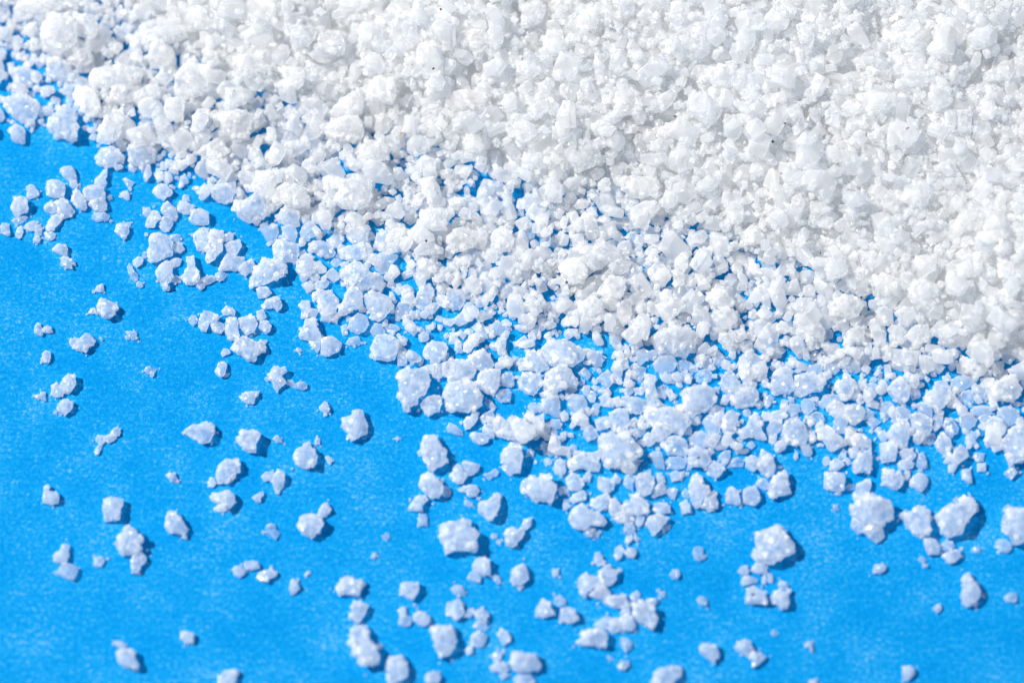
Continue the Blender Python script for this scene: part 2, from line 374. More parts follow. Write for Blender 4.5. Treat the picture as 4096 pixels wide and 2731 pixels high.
# ---------------------------------------------------------------- the traced crystals, by picture tile
# one line each: outline points in tile pixels; '|' parts fused into one cluster;
# 'c:' clear as glass, 'g:' glittering; '#' its own label
DATA = r'''
T00
400,260 440,180 480,120 560,140 640,150 720,210 700,330 690,420 620,420 560,490 500,490 410,400 360,330
690,250 720,130 870,140 910,250 890,330 860,360 800,350 700,320
580,500 640,400 740,390 840,380 840,560 740,600 610,570
1290,370 1290,180 1450,150 1600,190 1680,320 1560,360 1400,380
g:1350,520 1380,390 1480,360 1580,440 1600,560 1480,590
1590,850 1600,700 1700,600 1820,590 1950,700 1930,820 1820,890 1650,890
800,720 850,640 1000,610 1150,610 1320,640 1300,740 1180,800 950,800 820,770
g:670,890 720,850 830,820 890,880 950,1040 870,1090 800,1100 740,1010 690,950 #sparkling wedge-shaped salt crystal with bright glints at the heap's fringe
1010,850 1060,780 1180,790 1300,780 1330,880 1210,930 1100,960 1000,920
0,880 120,870 260,880 380,950 330,1080 280,1150 180,1120 60,1010
410,1170 450,1110 520,1130 520,980 620,960 690,1000 710,1200 700,1280 650,1310 560,1260 480,1220 #upright milky crystal casting a deep shadow over bare paper by the heap
420,720 440,540 560,530 660,600 640,730 520,740
120,660 160,620 260,610 320,660 300,760 210,840 150,740
880,1310 950,1130 1010,1000 1120,1010 1140,1130 1110,1250 1000,1340
g:1160,1370 1260,1310 1360,1330 1440,1380 1420,1480 1310,1540 1190,1500
870,1450 920,1360 1060,1360 1140,1430 1060,1510 970,1545 900,1510
1500,1000 1540,900 1700,900 1690,1000 1680,1110 1540,1100
1980,820 2050,740 2190,720 2240,830 2180,920 2080,940
2010,1110 2100,1030 2200,1020 2330,1050 2290,1270 2150,1300 2040,1220
1740,120 1800,60 1890,60 1910,150 1970,200 1880,270 1780,240
g:1330,820 1380,760 1470,800 1470,880 1390,900
80,1180 150,1130 230,1190 230,1310 200,1325 110,1290
1900,1340 1990,1270 2060,1300 2100,1400 2000,1480 1900,1440
1760,1080 1820,1020 1890,1010 1920,1100 1860,1190 1770,1160
120,60 180,0 640,10 600,60 540,90 450,85 370,110 200,90
T01
930,370 960,210 1060,200 1170,250 1180,350 1130,460 1050,420
g:540,470 560,300 650,240 790,280 820,370 800,470 690,490
380,1010 420,880 540,860 670,980 600,1100 470,1080
670,1010 800,880 940,960 975,1020 850,1050 720,1075
1020,790 1120,660 1240,720 1250,790 1120,910 1050,890
1470,420 1500,370 1640,390 1660,470 1720,560 1700,680 1560,690 1480,560
1570,790 1600,700 1720,700 1750,760 1690,840 1620,830
1410,140 1470,100 1570,130 1570,190 1480,220 1415,195
2080,600 2150,560 2260,545 2310,600 2220,690 2100,690
740,10 1030,0 1030,60 920,100 800,70
290,780 340,700 430,720 450,820 380,870 300,840
1940,330 1990,260 2110,250 2130,400 2060,470 1960,440
2130,200 2210,160 2260,220 2280,380 2200,440 2140,420
300,220 420,210 560,220 540,330 470,410 330,350
940,1400 1000,1290 1160,1300 1240,1360 1210,1450 1090,1500 960,1460
1380,1310 1450,1240 1570,1270 1560,1400 1450,1440 1390,1390
1480,1480 1560,1420 1660,1470 1640,1568 1500,1568
610,1190 750,1100 950,1080 1000,1200 960,1290 780,1290 640,1240
2250,980 2290,890 2380,890 2400,1000 2320,1030
490,1510 500,1390 620,1360 650,1440 600,1520
1720,950 1750,850 1890,830 2100,840 2120,960 2060,1010 1900,1000
1890,1310 1930,1230 2050,1240 2100,1330 2050,1400 1920,1380
g:1250,1180 1290,1150 1330,1200 1320,1310 1280,1320 1260,1260 #dazzling white glint of a salt crystal with an amber speck beside it
T02
930,1000 940,830 1100,780 1200,900 1210,1010 1080,960
1320,1000 1330,900 1430,850 1480,810 1525,860 1490,940 1400,1020
890,640 900,510 990,480 1060,540 1040,600 950,640
480,750 520,640 600,660 670,740 580,760
280,400 320,270 460,250 480,380 500,450 360,500
520,1450 600,1290 780,1290 820,1400 760,1500 610,1568
1400,1480 1450,1400 1590,1330 1710,1380 1720,1480 1600,1560 1460,1540
1600,1010 1620,850 1800,850 1950,960 1900,1080 1800,1160 1700,1050
1260,1380 1270,1300 1360,1290 1360,1370 1300,1395
1640,250 1790,240 1760,340 1650,300
80,190 90,30 250,10 320,60 270,180 180,230
g:600,240 640,90 780,60 800,180 760,270 690,290
780,1200 900,1130 970,1170 900,1250 830,1250
1340,1200 1400,1150 1450,1210 1410,1270 1330,1240
870,1060 1000,1020 1150,1010 1130,1060 900,1100
T03
1830,320 1900,260 2050,230 2110,280 2110,360 1980,420 1890,370
1460,420 1540,330 1680,320 1730,400 1700,540 1600,510 1500,500
1470,920 1500,790 1680,800 1700,930 1560,1010
920,930 950,850 1060,850 1190,870 1210,930 1060,1010 940,990
2090,650 2130,560 2230,560 2300,620 2210,750 2100,720
240,1310 330,1220 400,1280 390,1340 300,1360
250,1500 260,1370 380,1340 470,1380 440,1520 330,1530
520,1400 540,1340 650,1350 740,1420 700,1470 620,1505 550,1470
1240,760 1260,620 1390,640 1490,660 1480,770 1350,800
530,540 560,400 700,420 680,540 600,600
T13
200,60 230,0 600,0 640,90 600,220 520,260 440,200 330,150 240,120
g:680,260 690,160 800,190 910,200 900,290 830,320 740,315
1240,260 1250,110 1400,80 1500,110 1480,300 1400,330
190,370 220,240 300,190 340,300 300,410 230,400
705,390 720,340 830,340 840,420 780,470
1350,880 1360,770 1550,770 1550,880 1440,970
1740,980 1740,860 1830,830 1900,860 1950,950 1850,980
1130,780 1180,730 1280,760 1230,810 1170,810
980,1350 1010,1260 1090,1240 1150,1300 1150,1400 1060,1420
1160,1300 1240,1250 1340,1260 1370,1320 1290,1430 1210,1390
540,1250 700,1140 850,1180 880,1240 830,1330 740,1360 600,1310
230,1220 280,1160 410,1170 420,1240 330,1320 250,1300
1090,1460 1130,1410 1240,1440 1230,1500 1130,1510
700,980 780,930 880,950 920,1040 940,1130 840,1150 750,1090
g:1280,1130 1320,1010 1450,990 1560,1030 1580,1130 1440,1160 1340,1200
1610,1000 1700,970 1800,990 1830,1120 1740,1190 1620,1130
1690,330 1720,260 1830,270 1830,380 1780,410
530,850 610,800 720,810 740,930 640,970 540,990
340,1430 480,1390 530,1470 510,1560 350,1560
720,1480 780,1440 890,1430 890,1568 730,1568
1250,1520 1340,1420 1480,1400 1490,1540 1380,1600
1960,640 2020,560 2150,540 2170,620 2080,640 1980,680
380,830 400,800 500,810 500,870 420,890
470,500 510,360 600,500 560,560
960,960 1050,930 1200,990 1180,1060 1090,1140 1000,1100
g:310,1120 330,1060 400,1040 450,1080 420,1150 340,1150
T12
1360,280 1400,215 1480,200 1530,270 1500,320 1420,355 1370,320
1955,360 2000,270 2080,270 2140,330 2130,430 2080,490 2000,450
g:420,880 490,820 560,790 640,840 700,920 680,1000 560,1040 470,960 #rough glittering lump of tiny salt grains amid the loose fringe
690,760 750,700 840,655 950,680 1010,760 1000,800 900,820 820,900 720,900
870,930 900,850 1010,800 1095,850 1070,920 1000,955
1045,130 1130,40 1280,20 1360,80 1340,180 1200,230 1090,220
1090,330 1200,270 1330,280 1360,330 1280,410 1250,520 1140,500 1090,400
-50,690 0,620 70,600 150,650 150,720 80,750 0,730
975,1230 1030,1175 1110,1190 1090,1370 1020,1430 980,1370 960,1300
1120,1390 1160,1330 1250,1330 1280,1380 1250,1460 1190,1475 1130,1430
600,1250 690,1170 760,1160 830,1210 830,1290 720,1340 620,1310
1770,1180 1840,1090 1960,1090 2000,1150 2060,1190 2040,1240 1960,1260 1850,1240
1490,820 1560,740 1620,790 1620,880 1570,930 1500,880
g:1350,1130 1400,1095 1460,1110 1470,1170 1420,1210 1360,1180 #snow-white flashing little salt block beside a small blue gap
1830,1310 1950,1270 2080,1280 2070,1370 2000,1450 1920,1440 1850,1390
1265,1530 1350,1470 1500,1450 1680,1480 1710,1520 1690,1590 1660,1640 1600,1720 1540,1690 1460,1690 1400,1650 1340,1690 1300,1610 #broad smooth milky salt slab lying at the edge of the crowded fringe
g:2150,640 2150,520 2200,480 2280,540 2320,590 2280,650 2200,670 #brilliant white salt lump on the greyish slope of the heap
640,1060 720,970 860,950 870,1030 780,1080 700,1090
295,240 310,120 390,60 470,150 460,300 400,310 330,280
1480,960 1510,900 1590,950 1590,1040 1540,1065 1480,1030
760,1130 800,1060 900,960 1010,980 1050,1080 1010,1180 900,1170
T11
-10,10 245,0 240,90 190,110 170,155 60,130 20,110 0,60
180,160 260,110 420,150 510,260 490,330 400,330 300,325 240,300 220,220
185,450 220,370 260,320 340,345 415,395 395,440 400,500 360,520 200,470
30,500 70,460 110,470 130,510 200,490 210,550 190,630 110,670 60,580 35,540
230,520 290,500 350,495 375,540 380,600 350,670 290,640 240,580
395,570 430,510 490,465 530,470 545,510 605,560 560,590 500,610 490,640 420,645 410,600
550,410 590,380 680,370 700,420 690,480 690,545 610,550 570,490
145,690 190,640 260,630 300,665 395,675 395,750 380,840 270,830 200,850 160,800 150,740
475,680 530,650 600,650 680,670 700,700 735,750 710,790 640,800 560,760 480,720
365,850 420,780 480,755 520,775 545,840 565,915 530,930 500,970 420,970 370,930 | 480,990 500,930 560,930 590,970 570,1020 520,1020
-70,1080 -60,980 0,870 60,810 160,820 240,830 285,875 250,960 180,990 60,1040 0,1060 #long crusty salt lump lying slantwise at the fringe's edge
680,840 710,805 760,810 790,850 740,885 700,880
745,740 830,700 930,680 1010,690 1030,650 1085,710 1075,800 960,810 870,830 770,800
815,570 870,510 940,490 1030,485 1060,530 1030,600 1020,650 960,680 890,670 830,620
1085,800 1130,760 1200,760 1310,770 1300,800 1240,850 1220,930 1140,950 1085,880
765,950 800,900 900,830 970,860 1050,950 1170,970 1185,1060 1150,1100 1060,1060 1030,1090 930,1060 840,1010 770,990
1490,390 1540,360 1750,360 1755,540 1620,550 1500,450 #flat square-cornered milky salt slab with a step on one side
1420,560 1450,500 1510,460 1560,540 1640,590 1650,640 1590,650 1540,640 1480,660 1440,620
1250,700 1300,600 1350,520 1410,530 1415,600 1370,710 1290,752 | c:1180,640 1220,550 1280,515 1345,510 1340,600 1300,660 1240,690
720,120 770,70 880,60 960,50 1060,110 1070,200 1040,310 980,350 800,350 720,280 770,190 740,160
510,1130 560,1070 620,1080 690,1100 740,1150 765,1210 740,1270 700,1320 640,1340 570,1300 570,1190 515,1160 | 500,1060 560,1020 640,1000 675,1020 650,1070 590,1090 520,1090
750,1290 800,1200 830,1110 880,1055 950,1070 985,1120 985,1230 930,1260 880,1270 830,1320 750,1335
990,1150 1060,1080 1130,1110 1230,1170 1265,1240 1220,1310 1120,1390 1060,1360 1010,1250
1450,1220 1480,1120 1520,1040 1590,1020 1640,1090 1620,1180 1600,1260 1520,1280 1470,1250
1710,1240 1750,1150 1760,1080 1850,1100 1900,1100 1920,1190 1870,1280 1810,1270
1310,1210 1380,1190 1450,1245 1400,1320 1310,1370 1270,1300
840,1440 870,1350 940,1300 1010,1320 1040,1400 1000,1470 940,1500 870,1470
385,1240 420,1180 490,1185 500,1220 500,1280 470,1350 410,1360 420,1280 | 385,1510 430,1440 450,1360 550,1350 555,1420 600,1510 590,1568 540,1570 470,1560 400,1540 | 480,1568 590,1558 590,1638 560,1678 520,1628
0,1090 30,1065 110,1075 148,1120 90,1165 20,1170
50,1240 90,1190 170,1160 210,1155 245,1240 200,1290 150,1250 60,1270
0,1290 60,1270 100,1340 60,1380 10,1370 | 25,1450 30,1380 100,1370 145,1420 130,1470 90,1495
c:1175,1430 1230,1400 1300,1420 1325,1450 1270,1490 1200,1470
1045,1480 1090,1400 1150,1400 1190,1470 1170,1500 1080,1520
2150,600 2180,540 2290,510 2350,560 2380,650 2330,740 2200,750 2150,700
1740,640 1800,560 1900,520 2000,540 2050,600 2020,680 1920,720 1810,750
1660,950 1700,880 1770,880 1805,960 1770,1010 1700,1000
1910,1000 1970,970 2060,990 2080,1090 2010,1140 1930,1090
1930,1260 2000,1230 2050,1280 2030,1350 1970,1350
2090,1150 2150,1115 2205,1150 2170,1215 2110,1215
g:2140,1450 2200,1370 2260,1400 2330,1450 2250,1520 2180,1500
T10
545,-10 580,-35 660,-45 695,10 705,95 640,110 590,60 550,20 | 425,105 470,85 545,90 600,120 590,230 575,250 520,250 440,235 432,190 | 640,100 690,85 722,130 700,160 660,165 635,130 #cluster of two milky blocks and a round knob beside the heap's fringe
755,165 800,140 955,145 972,240 960,270 900,260 840,280 800,270 770,240 750,200 | 650,280 670,220 700,160 745,200 790,280 800,330 785,365 735,362 685,320 | 805,310 850,260 960,255 987,300 978,350 925,376 875,370 | 865,90 910,55 950,0 985,-20 985,50 960,70 985,110 960,145 890,135 865,125 #crumbly four-lobed salt cluster with a long ragged shadow on bare paper
240,150 285,125 320,145 355,190 358,220 330,245 270,258 242,250 255,200 240,175
90,325 140,255 190,242 243,250 245,290 262,340 240,375 195,390 150,428 135,425 #six-sided milky crystal with a clear sliver at its foot
c:100,460 150,435 240,415 260,425 200,480 150,500 #clear glassy sliver at the foot of a six-sided crystal
400,345 430,300 465,285 500,310 520,330 520,375 465,398 410,375
485,290 570,250 600,255 645,310 690,370 655,412 575,440 560,400 520,390 525,330
g:415,540 440,480 480,400 530,392 570,420 555,470 520,500 500,545 470,550 | 410,620 425,580 480,555 510,575 505,610 480,635 430,642
215,520 240,490 280,465 325,460 340,490 315,545 280,555 240,550 | 345,490 375,485 385,530 380,590 345,600 315,595 320,540 | 300,630 315,600 355,595 372,620 365,655 335,667 310,655 #chain of three small fused crystals ending in a round bead
135,590 160,525 195,500 215,520 210,560 200,600 175,628 145,610
0,520 20,475 60,480 85,500 95,600 60,600 5,575
c:840,410 870,385 940,390 960,380 1010,415 990,450 960,465 940,455 880,470 845,440 #low half-clear grain lying under the four-lobed cluster
1055,560 1065,500 1100,485 1140,495 1185,500 1185,560 1165,595 1160,620 1135,632 1100,600 | 1140,500 1145,480 1200,478 1202,505 1175,515
g:1090,240 1120,185 1170,180 1188,215 1190,270 1160,270 1140,250 1110,245
1120,70 1150,70 1200,90 1238,110 1190,155 1165,145 1140,100
475,725 530,670 570,680 600,675 625,710 615,750 625,780 585,785 480,735 | g:545,800 580,785 615,790 690,835 695,865 655,860 665,905 600,890 555,870 560,830 #pair of angular crystals joined by glittering splinters
870,1100 885,1060 945,1037 955,1080 950,1110 910,1115 865,1108
885,1270 900,1200 930,1162 1010,1195 1060,1215 1075,1250 1050,1310 1005,1355 945,1345 890,1300 | 805,1310 830,1265 870,1255 885,1300 850,1315 #smooth milky pentagon crystal with a small tail, alone on bare paper
310,1470 325,1420 345,1390 375,1410 385,1450 390,1500 375,1518 320,1500 | 385,1455 435,1420 470,1430 488,1480 440,1495 390,1485
c:1150,1480 1200,1470 1225,1480 1250,1470 1260,1490 1245,1515 1275,1535 1260,1550 1220,1558 1180,1525
630,1568 640,1540 690,1530 735,1548 790,1475 845,1515 880,1550 855,1590 825,1605 800,1650 735,1655 690,1645 645,1600 | 770,1620 825,1605 815,1660 790,1688 755,1660 #roof-shaped salt lump with a small square block at its foot
c:1165,880 1185,845 1210,870 1230,920 1265,950 1265,1000 1240,1025 1200,985 1175,930 | 1215,830 1270,787 1315,800 1305,850 1250,892 1225,870 | 1250,1030 1270,1015 1310,1030 1315,1060 1285,1078 1255,1065 #clear needle crystal with a milky block on top and a bead below
1305,400 1320,345 1370,338 1395,370 1375,420 1340,428 | 1330,510 1345,450 1410,360 1450,370 1487,430 1440,460 1415,515 1350,522
g:1395,200 1420,150 1480,112 1530,125 1590,195 1570,220 1530,240 1505,275 1450,245 #sparkling rounded crystal full of glints by the fringe
1475,360 1495,300 1540,270 1580,320 1620,350 1635,410 1615,460 1590,460 1520,415 1485,385
1465,490 1490,425 1545,415 1590,430 1585,490 1570,530 1520,560 1475,540
1360,600 1420,570 1470,555 1520,585 1560,600 1585,650 1590,770 1500,800 1440,830 1370,840 1350,790 1365,700 | c:1300,755 1325,740 1360,750 1355,775 1310,775 #big square milky block with a tiny glassy peg on its side
1585,680 1620,655 1665,660 1700,715 1650,760 1610,745 1590,720 | c:1545,600 1600,585 1650,585 1675,625 1640,660 1590,650
1425,930 1460,870 1500,840 1540,810 1575,830 1590,870 1580,930 1595,960 1560,1020 1540,1030 1530,1085 1490,1092 1470,1030 1445,1010 | 1560,820 1640,800 1670,815 1650,870 1600,890 1565,870
1705,780 1780,770 1790,820 1790,880 1830,920 1840,970 1820,1020 1760,1050 1700,1045 1680,990 1665,970 1690,940 1720,900 #upright bottle-shaped crystal standing in the loose ring of lumps
c:1570,990 1620,960 1660,985 1665,1030 1610,1030 1575,1020
1800,1060 1820,1015 1860,995 1885,1030 1880,1070 1845,1098 1810,1080 | 1840,1000 1900,960 1990,970 1990,1000 1940,1030 1890,1045 1860,1020 | c:1970,950 2030,920 2095,945 2050,1000 2010,1020 1985,990 #thin curved bridge of three fused crystals
1770,590 1800,550 1860,505 1920,520 1915,590 1900,680 1860,730 1820,735 1775,650
g:1930,540 2055,530 2060,590 2045,650 2040,720 1980,800 1930,845 1885,830 1895,760 1870,720 1920,650 #porous see-through crystal full of blue pits
2050,600 2110,560 2145,580 2140,635 2100,665 2050,640 | 2060,680 2140,640 2200,625 2222,680 2190,745 2160,790 2090,770 | 2000,915 2040,830 2080,770 2160,790 2245,790 2245,850 2205,890 2165,925 2110,905
2180,910 2230,850 2310,805 2340,850 2300,920 2250,975 2200,940
g:1620,330 1650,270 1720,290 1780,330 1770,370 1740,400 1690,400 1630,370
1730,430 1780,350 1850,345 1920,380 1920,480 1860,500 1780,490 1740,460
1670,240 1700,220 1735,230 1740,270 1715,285 1675,270
1920,150 1980,130 2070,120 2170,110 2165,180 2140,230 2150,260 2080,300 2000,290 1950,250
2140,340 2200,310 2300,250 2360,160 2410,200 2455,390 2420,440 2270,472 2180,420 #large ribbed greyish slab leaning at the fringe with its face in shade
c:1725,1370 1760,1320 1800,1320 1820,1360 1810,1400 1770,1430 1740,1400 | 1840,1330 1870,1268 1940,1285 2020,1345 1970,1380 1920,1400 1890,1480 1850,1475 1815,1430 1820,1370 | g:1930,1420 1990,1375 2060,1400 2060,1450 2020,1500 1950,1480
2035,1290 2075,1228 2130,1260 2165,1290 2150,1335 2100,1320 2045,1325
2070,1360 2110,1335 2160,1345 2190,1390 2180,1440 2200,1500 2190,1560 2110,1560 2070,1500 2060,1450 2100,1420
2185,1350 2270,1325 2340,1345 2370,1400 2330,1480 2250,1510 2200,1440
T20
360,190 385,155 385,110 420,78 465,95 465,150 440,205 415,190 370,200
540,400 600,320 632,293 692,312 700,385 640,470 570,440 | 462,490 480,410 520,368 560,420 600,460 570,500 510,515 #knobbly double lump with a white angular head
318,500 340,480 370,490 370,460 415,460 418,545 390,545 360,520 325,525 #tiny hammer-shaped grain beside the knobbly double lump
515,620 530,570 580,540 620,530 665,560 665,600 640,630 590,680 560,655 520,640 #small crystal with blue pits showing through one end
c:1320,270 1345,228 1380,222 1400,245 1440,250 1425,285 1390,290 1350,302
1970,280 2000,200 2035,180 2085,195 2075,260 2060,300 2030,335 1990,310 | 2055,305 2115,285 2110,310 2060,335
g:2195,510 2240,460 2310,460 2375,455 2375,490 2351,510 2325,570 2270,570 2210,535
1660,830 1720,780 1780,760 1820,770 1850,750 1900,732 1975,780 1975,830 1930,920 1870,935 1820,925 1720,860 #wedge-shaped crystal with a notched top, alone on bare paper
870,905 895,855 945,865 970,905 945,945 905,940 | 940,870 1010,850 1060,860 1075,885 1000,935 960,915 | 1010,850 1040,800 1080,780 1107,795 1100,860 1050,880 | 860,1010 890,965 915,930 940,945 935,965 900,1040 870,1048 #straggling chain of four thin crystals, alone on bare paper
1515,1225 1560,1205 1600,1210 1640,1270 1640,1300 1600,1290 1560,1270
1905,1335 1910,1290 1930,1240 1975,1250 1985,1300 1960,1338 | 1975,1230 2000,1150 2040,1095 2080,1060 2130,1080 2195,1080 2210,1190 2165,1205 2120,1250 2085,1300 1990,1305 | c:2105,1260 2150,1215 2175,1210 2165,1265 2135,1280 #tall leaning lump with a small cube at its foot
1915,1420 1940,1385 2000,1390 2060,1365 2110,1365 2160,1410 2160,1470 2110,1530 2070,1535 2050,1500 1990,1480 1930,1450 | g:1955,1530 2000,1495 2060,1510 2085,1550 2040,1568 1970,1560
390,1480 400,1330 440,1320 460,1375 520,1380 545,1410 535,1485 480,1490 460,1500 #boot-shaped crystal with one upright horn, alone on bare paper
935,1530 960,1460 1000,1430 1140,1440 1125,1480 1105,1520 1100,1640 1040,1640 950,1645
2310,1430 2351,1400 2411,1370 2426,1400 2396,1430 2391,1470 2351,1480
2025,110 2050,60 2100,70 2120,100 2060,130 2040,140 | 2110,60 2150,-10 2230,-60 2300,-30 2370,0 2400,30 2351,170 2330,185 2280,180 2190,120 | 2340,20 2400,-20 2430,10 2445,50 2440,100 2400,100 2370,130 2345,100
2165,920 2190,880 2220,790 2290,820 2340,810 2390,850 2385,880 2351,930 2350,1020 2310,1010 2270,1015 2230,990 2220,960 #blocky crystal with one crumbling corner, alone on bare paper
T21
360,80 375,55 410,60 425,80 400,105 365,90
110,300 130,265 160,220 200,215 235,240 275,240 285,260 255,285 230,300 240,330 275,370 250,400 210,430 200,470 180,465 150,410 155,370 115,345 | c:270,385 290,345 330,350 345,380 385,390 400,365 440,370 475,395 465,430 430,445 390,435 340,430 300,400 #hooked milky crystal dragging a chain of clear beads
580,605 625,545 655,550 672,600 670,650 635,655 580,625
770,700 835,685 930,650 940,615 985,620 995,680 1030,760 1025,840 960,860 930,890 870,912 845,880 840,840 800,810 790,750 #squarish lump with one raised horn and a broad shadow, alone on bare paper
535,910 560,880 590,885 585,950 545,945
150,890 190,850 230,885 250,930 180,925
1270,890 1300,865 1320,890 1295,920 #tiny white grain alone between two big lumps
335,1050 365,990 420,960 440,920 490,915 500,940 540,980 550,1030 565,1050 555,1100 530,1110 510,1140 470,1170 440,1165 410,1155 370,1130 345,1090 #rounded lump flanked by two slivers on bare paper
632,1055 660,1045 695,1070 700,1090 680,1140 655,1110 #thin curved sliver lying in the rounded lump's shadow
45,1245 90,1190 150,1190 165,1220 150,1300 120,1270 70,1285 | 165,1220 205,1175 260,1200 265,1260 245,1340 195,1385 165,1360 150,1300
1305,275 1370,240 1460,245 1550,225 1595,290 1590,400 1540,490 1490,510 1480,560 1420,600 1390,645 1350,630 1340,580 1310,540 1310,400 #large pitted sponge-like crystal tapering to a point
1510,560 1530,525 1600,505 1640,485 1705,500 1700,570 1680,640 1620,660 1580,690 1545,670 1520,620
c:1465,160 1500,135 1540,165 1535,205 1500,228 1470,200
1530,100 1560,30 1620,-10 1740,0 1765,60 1740,130 1690,180 1640,220 1600,200 1590,150 1540,140
c:1590,240 1640,200 1700,190 1755,165 1725,230 1730,300 1680,340 1620,325
1715,470 1750,380 1850,360 1900,370 1980,370 2030,400 2040,470 2090,490 2080,580 2040,600 1950,650 1870,630 1830,620 1780,650 1740,620 1730,540 #big thick white lump at the tip of the fringe
1750,340 1790,210 1850,160 1960,190 2030,260 2000,320 1930,370 1840,365 1760,400
g:1920,170 1990,110 2090,60 2150,130 2195,200 2150,270 2050,260 1980,230
g:2025,340 2060,280 2180,250 2250,250 2240,330 2225,430 2190,490 2120,480 2040,420
c:2230,330 2270,290 2351,280 2380,400 2300,420 2250,400
1040,70 1070,0 1100,-60 1200,-70 1320,-10 1300,90 1280,160 1210,180 1110,160 1080,170 1060,120 #big squared lump with a shaded front face and a notch of shadow
590,-20 700,-60 790,10 765,90 700,115 640,138 595,120
c:820,20 850,-30 940,-50 975,10 940,40 900,30 850,35
c:1745,800 1770,740 1800,755 1830,770 1900,820 1900,865 1840,860 1760,830
g:1900,740 1930,700 1970,690 1990,640 2050,640 2040,700 2010,750 1960,800 1920,810
c:2055,700 2100,660 2170,625 2195,680 2140,730 2080,755
1955,860 1990,830 2080,840 2145,880 2130,920 2070,948 1990,920 | 2070,800 2100,755 2160,750 2195,800 2185,890 2140,860 2080,830
c:2095,560 2130,520 2170,550 2200,600 2185,640 2130,600
c:2195,490 2240,440 2320,430 2351,470 2330,550 2250,560 2200,520
1505,980 1530,860 1560,845 1620,850 1660,880 1690,920 1700,960 1740,975 1755,1020 1735,1040 1765,1090 1720,1130 1670,1150 1620,1195 1580,1180 1560,1110 1520,1040 #long leaf-shaped crystal with one toothed edge
1765,1230 1810,1190 1820,1130 1850,1110 1885,1130 1920,1200 1940,1240 1900,1300 1850,1310 1810,1280 | 1890,1130 1900,1090 1960,1105 2060,1130 2050,1175 1990,1220 1930,1235
1845,1350 1900,1330 1960,1310 2030,1320 2055,1370 2020,1420 1960,1430 1920,1380 1870,1375
c:2110,1220 2160,1190 2200,1155 2235,1190 2220,1230 2170,1240 2140,1275 2115,1250
1910,1460 1930,1445 1985,1480 1995,1510 1960,1520 1915,1500
2035,1500 2060,1470 2130,1460 2210,1370 2250,1385 2245,1480 2210,1580 2170,1640 2120,1640 2090,1610 2040,1560 #sail-shaped crystal rising to a tall tip
1510,1240 1580,1195 1620,1215 1680,1290 1720,1310 1720,1370 1680,1430 1620,1440 1560,1400 1500,1340 1490,1310 | c:1700,1400 1720,1320 1750,1315 1795,1370 1780,1420 1740,1440
1400,1540 1440,1460 1500,1400 1560,1420 1590,1440 1530,1490 1530,1550 1480,1560
2240,1040 2270,980 2340,940 2440,960 2455,1060 2430,1170 2400,1200 2340,1215 2290,1170 2275,1130 2250,1100
2220,850 2250,780 2290,720 2351,660 2400,690 2480,720 2530,770 2580,830 2540,890 2450,935 2380,900 2290,890
2245,1150 2280,1110 2300,1180 2360,1230 2330,1240
T22
260,60 330,-10 500,-20 690,80 660,160 560,230 480,210 350,220 290,160
105,150 150,80 210,75 260,130 320,190 350,240 260,280 150,260 110,210
g:290,300 370,250 440,215 500,215 560,280 610,340 600,420 540,400 480,430 400,470 330,460 280,400 | c:600,375 640,350 670,350 670,395 630,405 #wide ragged sparkling lump with a clear square peg on one side
55,390 90,270 190,290 260,300 300,380 250,440 200,495 140,480 70,430
c:490,440 570,410 605,440 560,480 510,470
725,140 760,80 830,100 835,170 825,225 760,235 725,200
c:735,240 790,235 800,270 745,275
915,225 950,190 1010,185 1030,155 1065,155 1078,240 1030,270 960,280
1125,150 1160,75 1210,65 1240,95 1310,80 1330,120 1300,170 1240,160 1180,220 1150,195
1095,320 1110,240 1170,225 1235,235 1225,300 1190,365 1110,345
770,350 830,280 880,255 930,290 925,330 940,370 880,430 840,420 840,380 790,370
1300,200 1350,140 1430,130 1495,140 1515,210 1490,270 1440,270 1380,290 1310,270
c:1390,290 1470,285 1480,320 1460,335
c:1510,200 1570,160 1650,185 1670,240 1600,280 1520,265
1525,320 1560,270 1630,290 1660,330 1600,360 1540,370
1715,190 1760,130 1810,130 1840,200 1820,240 1770,255 1730,230
c:1680,300 1740,255 1810,250 1840,300 1830,360 1770,385 1690,370
1840,200 1850,120 1900,95 1955,150 1960,210 1900,230
2120,215 2140,170 2190,135 2230,105 2290,160 2270,220 2220,255 2160,260
1905,390 1940,290 1990,240 2020,250 2060,330 2110,400 2060,460 1990,490 1930,440 #smooth pyramid-shaped milky crystal standing in the fringe
1990,520 2050,450 2150,420 2230,420 2270,470 2270,530 2220,580 2150,610 2060,610 2020,560
1560,560 1560,500 1600,440 1700,410 1790,395 1860,440 1880,520 1860,570 1800,620 1720,660 1640,690 1590,650 #large frosted egg-shaped lump at the edge of bare paper
c:1335,480 1340,420 1390,390 1440,425 1450,470 1400,530 1350,515
c:1470,555 1500,530 1530,555 1500,580
1200,690 1210,620 1270,590 1340,600 1440,600 1540,640 1600,670 1655,735 1610,810 1560,860 1470,830 1380,760 1280,760 | 1270,840 1300,760 1380,740 1440,780 1480,830 1430,870 1370,925 1310,910 #long grainy beam of salt with a square foot
1215,300 1260,290 1325,310 1310,400 1330,460 1340,530 1400,580 1310,600 1240,590 1225,500 1220,400
985,560 1000,500 1060,490 1150,510 1230,530 1245,600 1190,660 1080,655 1060,610
1020,450 1060,410 1120,415 1110,470 1070,500 1030,485 | 1110,440 1130,430 1200,410 1230,440 1200,490 1140,480
825,740 880,710 890,640 990,610 1060,620 1075,700 1075,800 1000,830 940,835 920,790 840,770 #flat-topped square crystal with one wing and a broad shadow
c:1065,810 1090,785 1115,810 1095,840 1070,835 #tiny clear bead in the shadow of a flat-topped square crystal
505,520 540,485 620,485 680,530 700,610 650,640 590,675 560,650 515,600
255,600 290,530 350,495 440,500 440,600 455,690 400,695 340,660 280,640
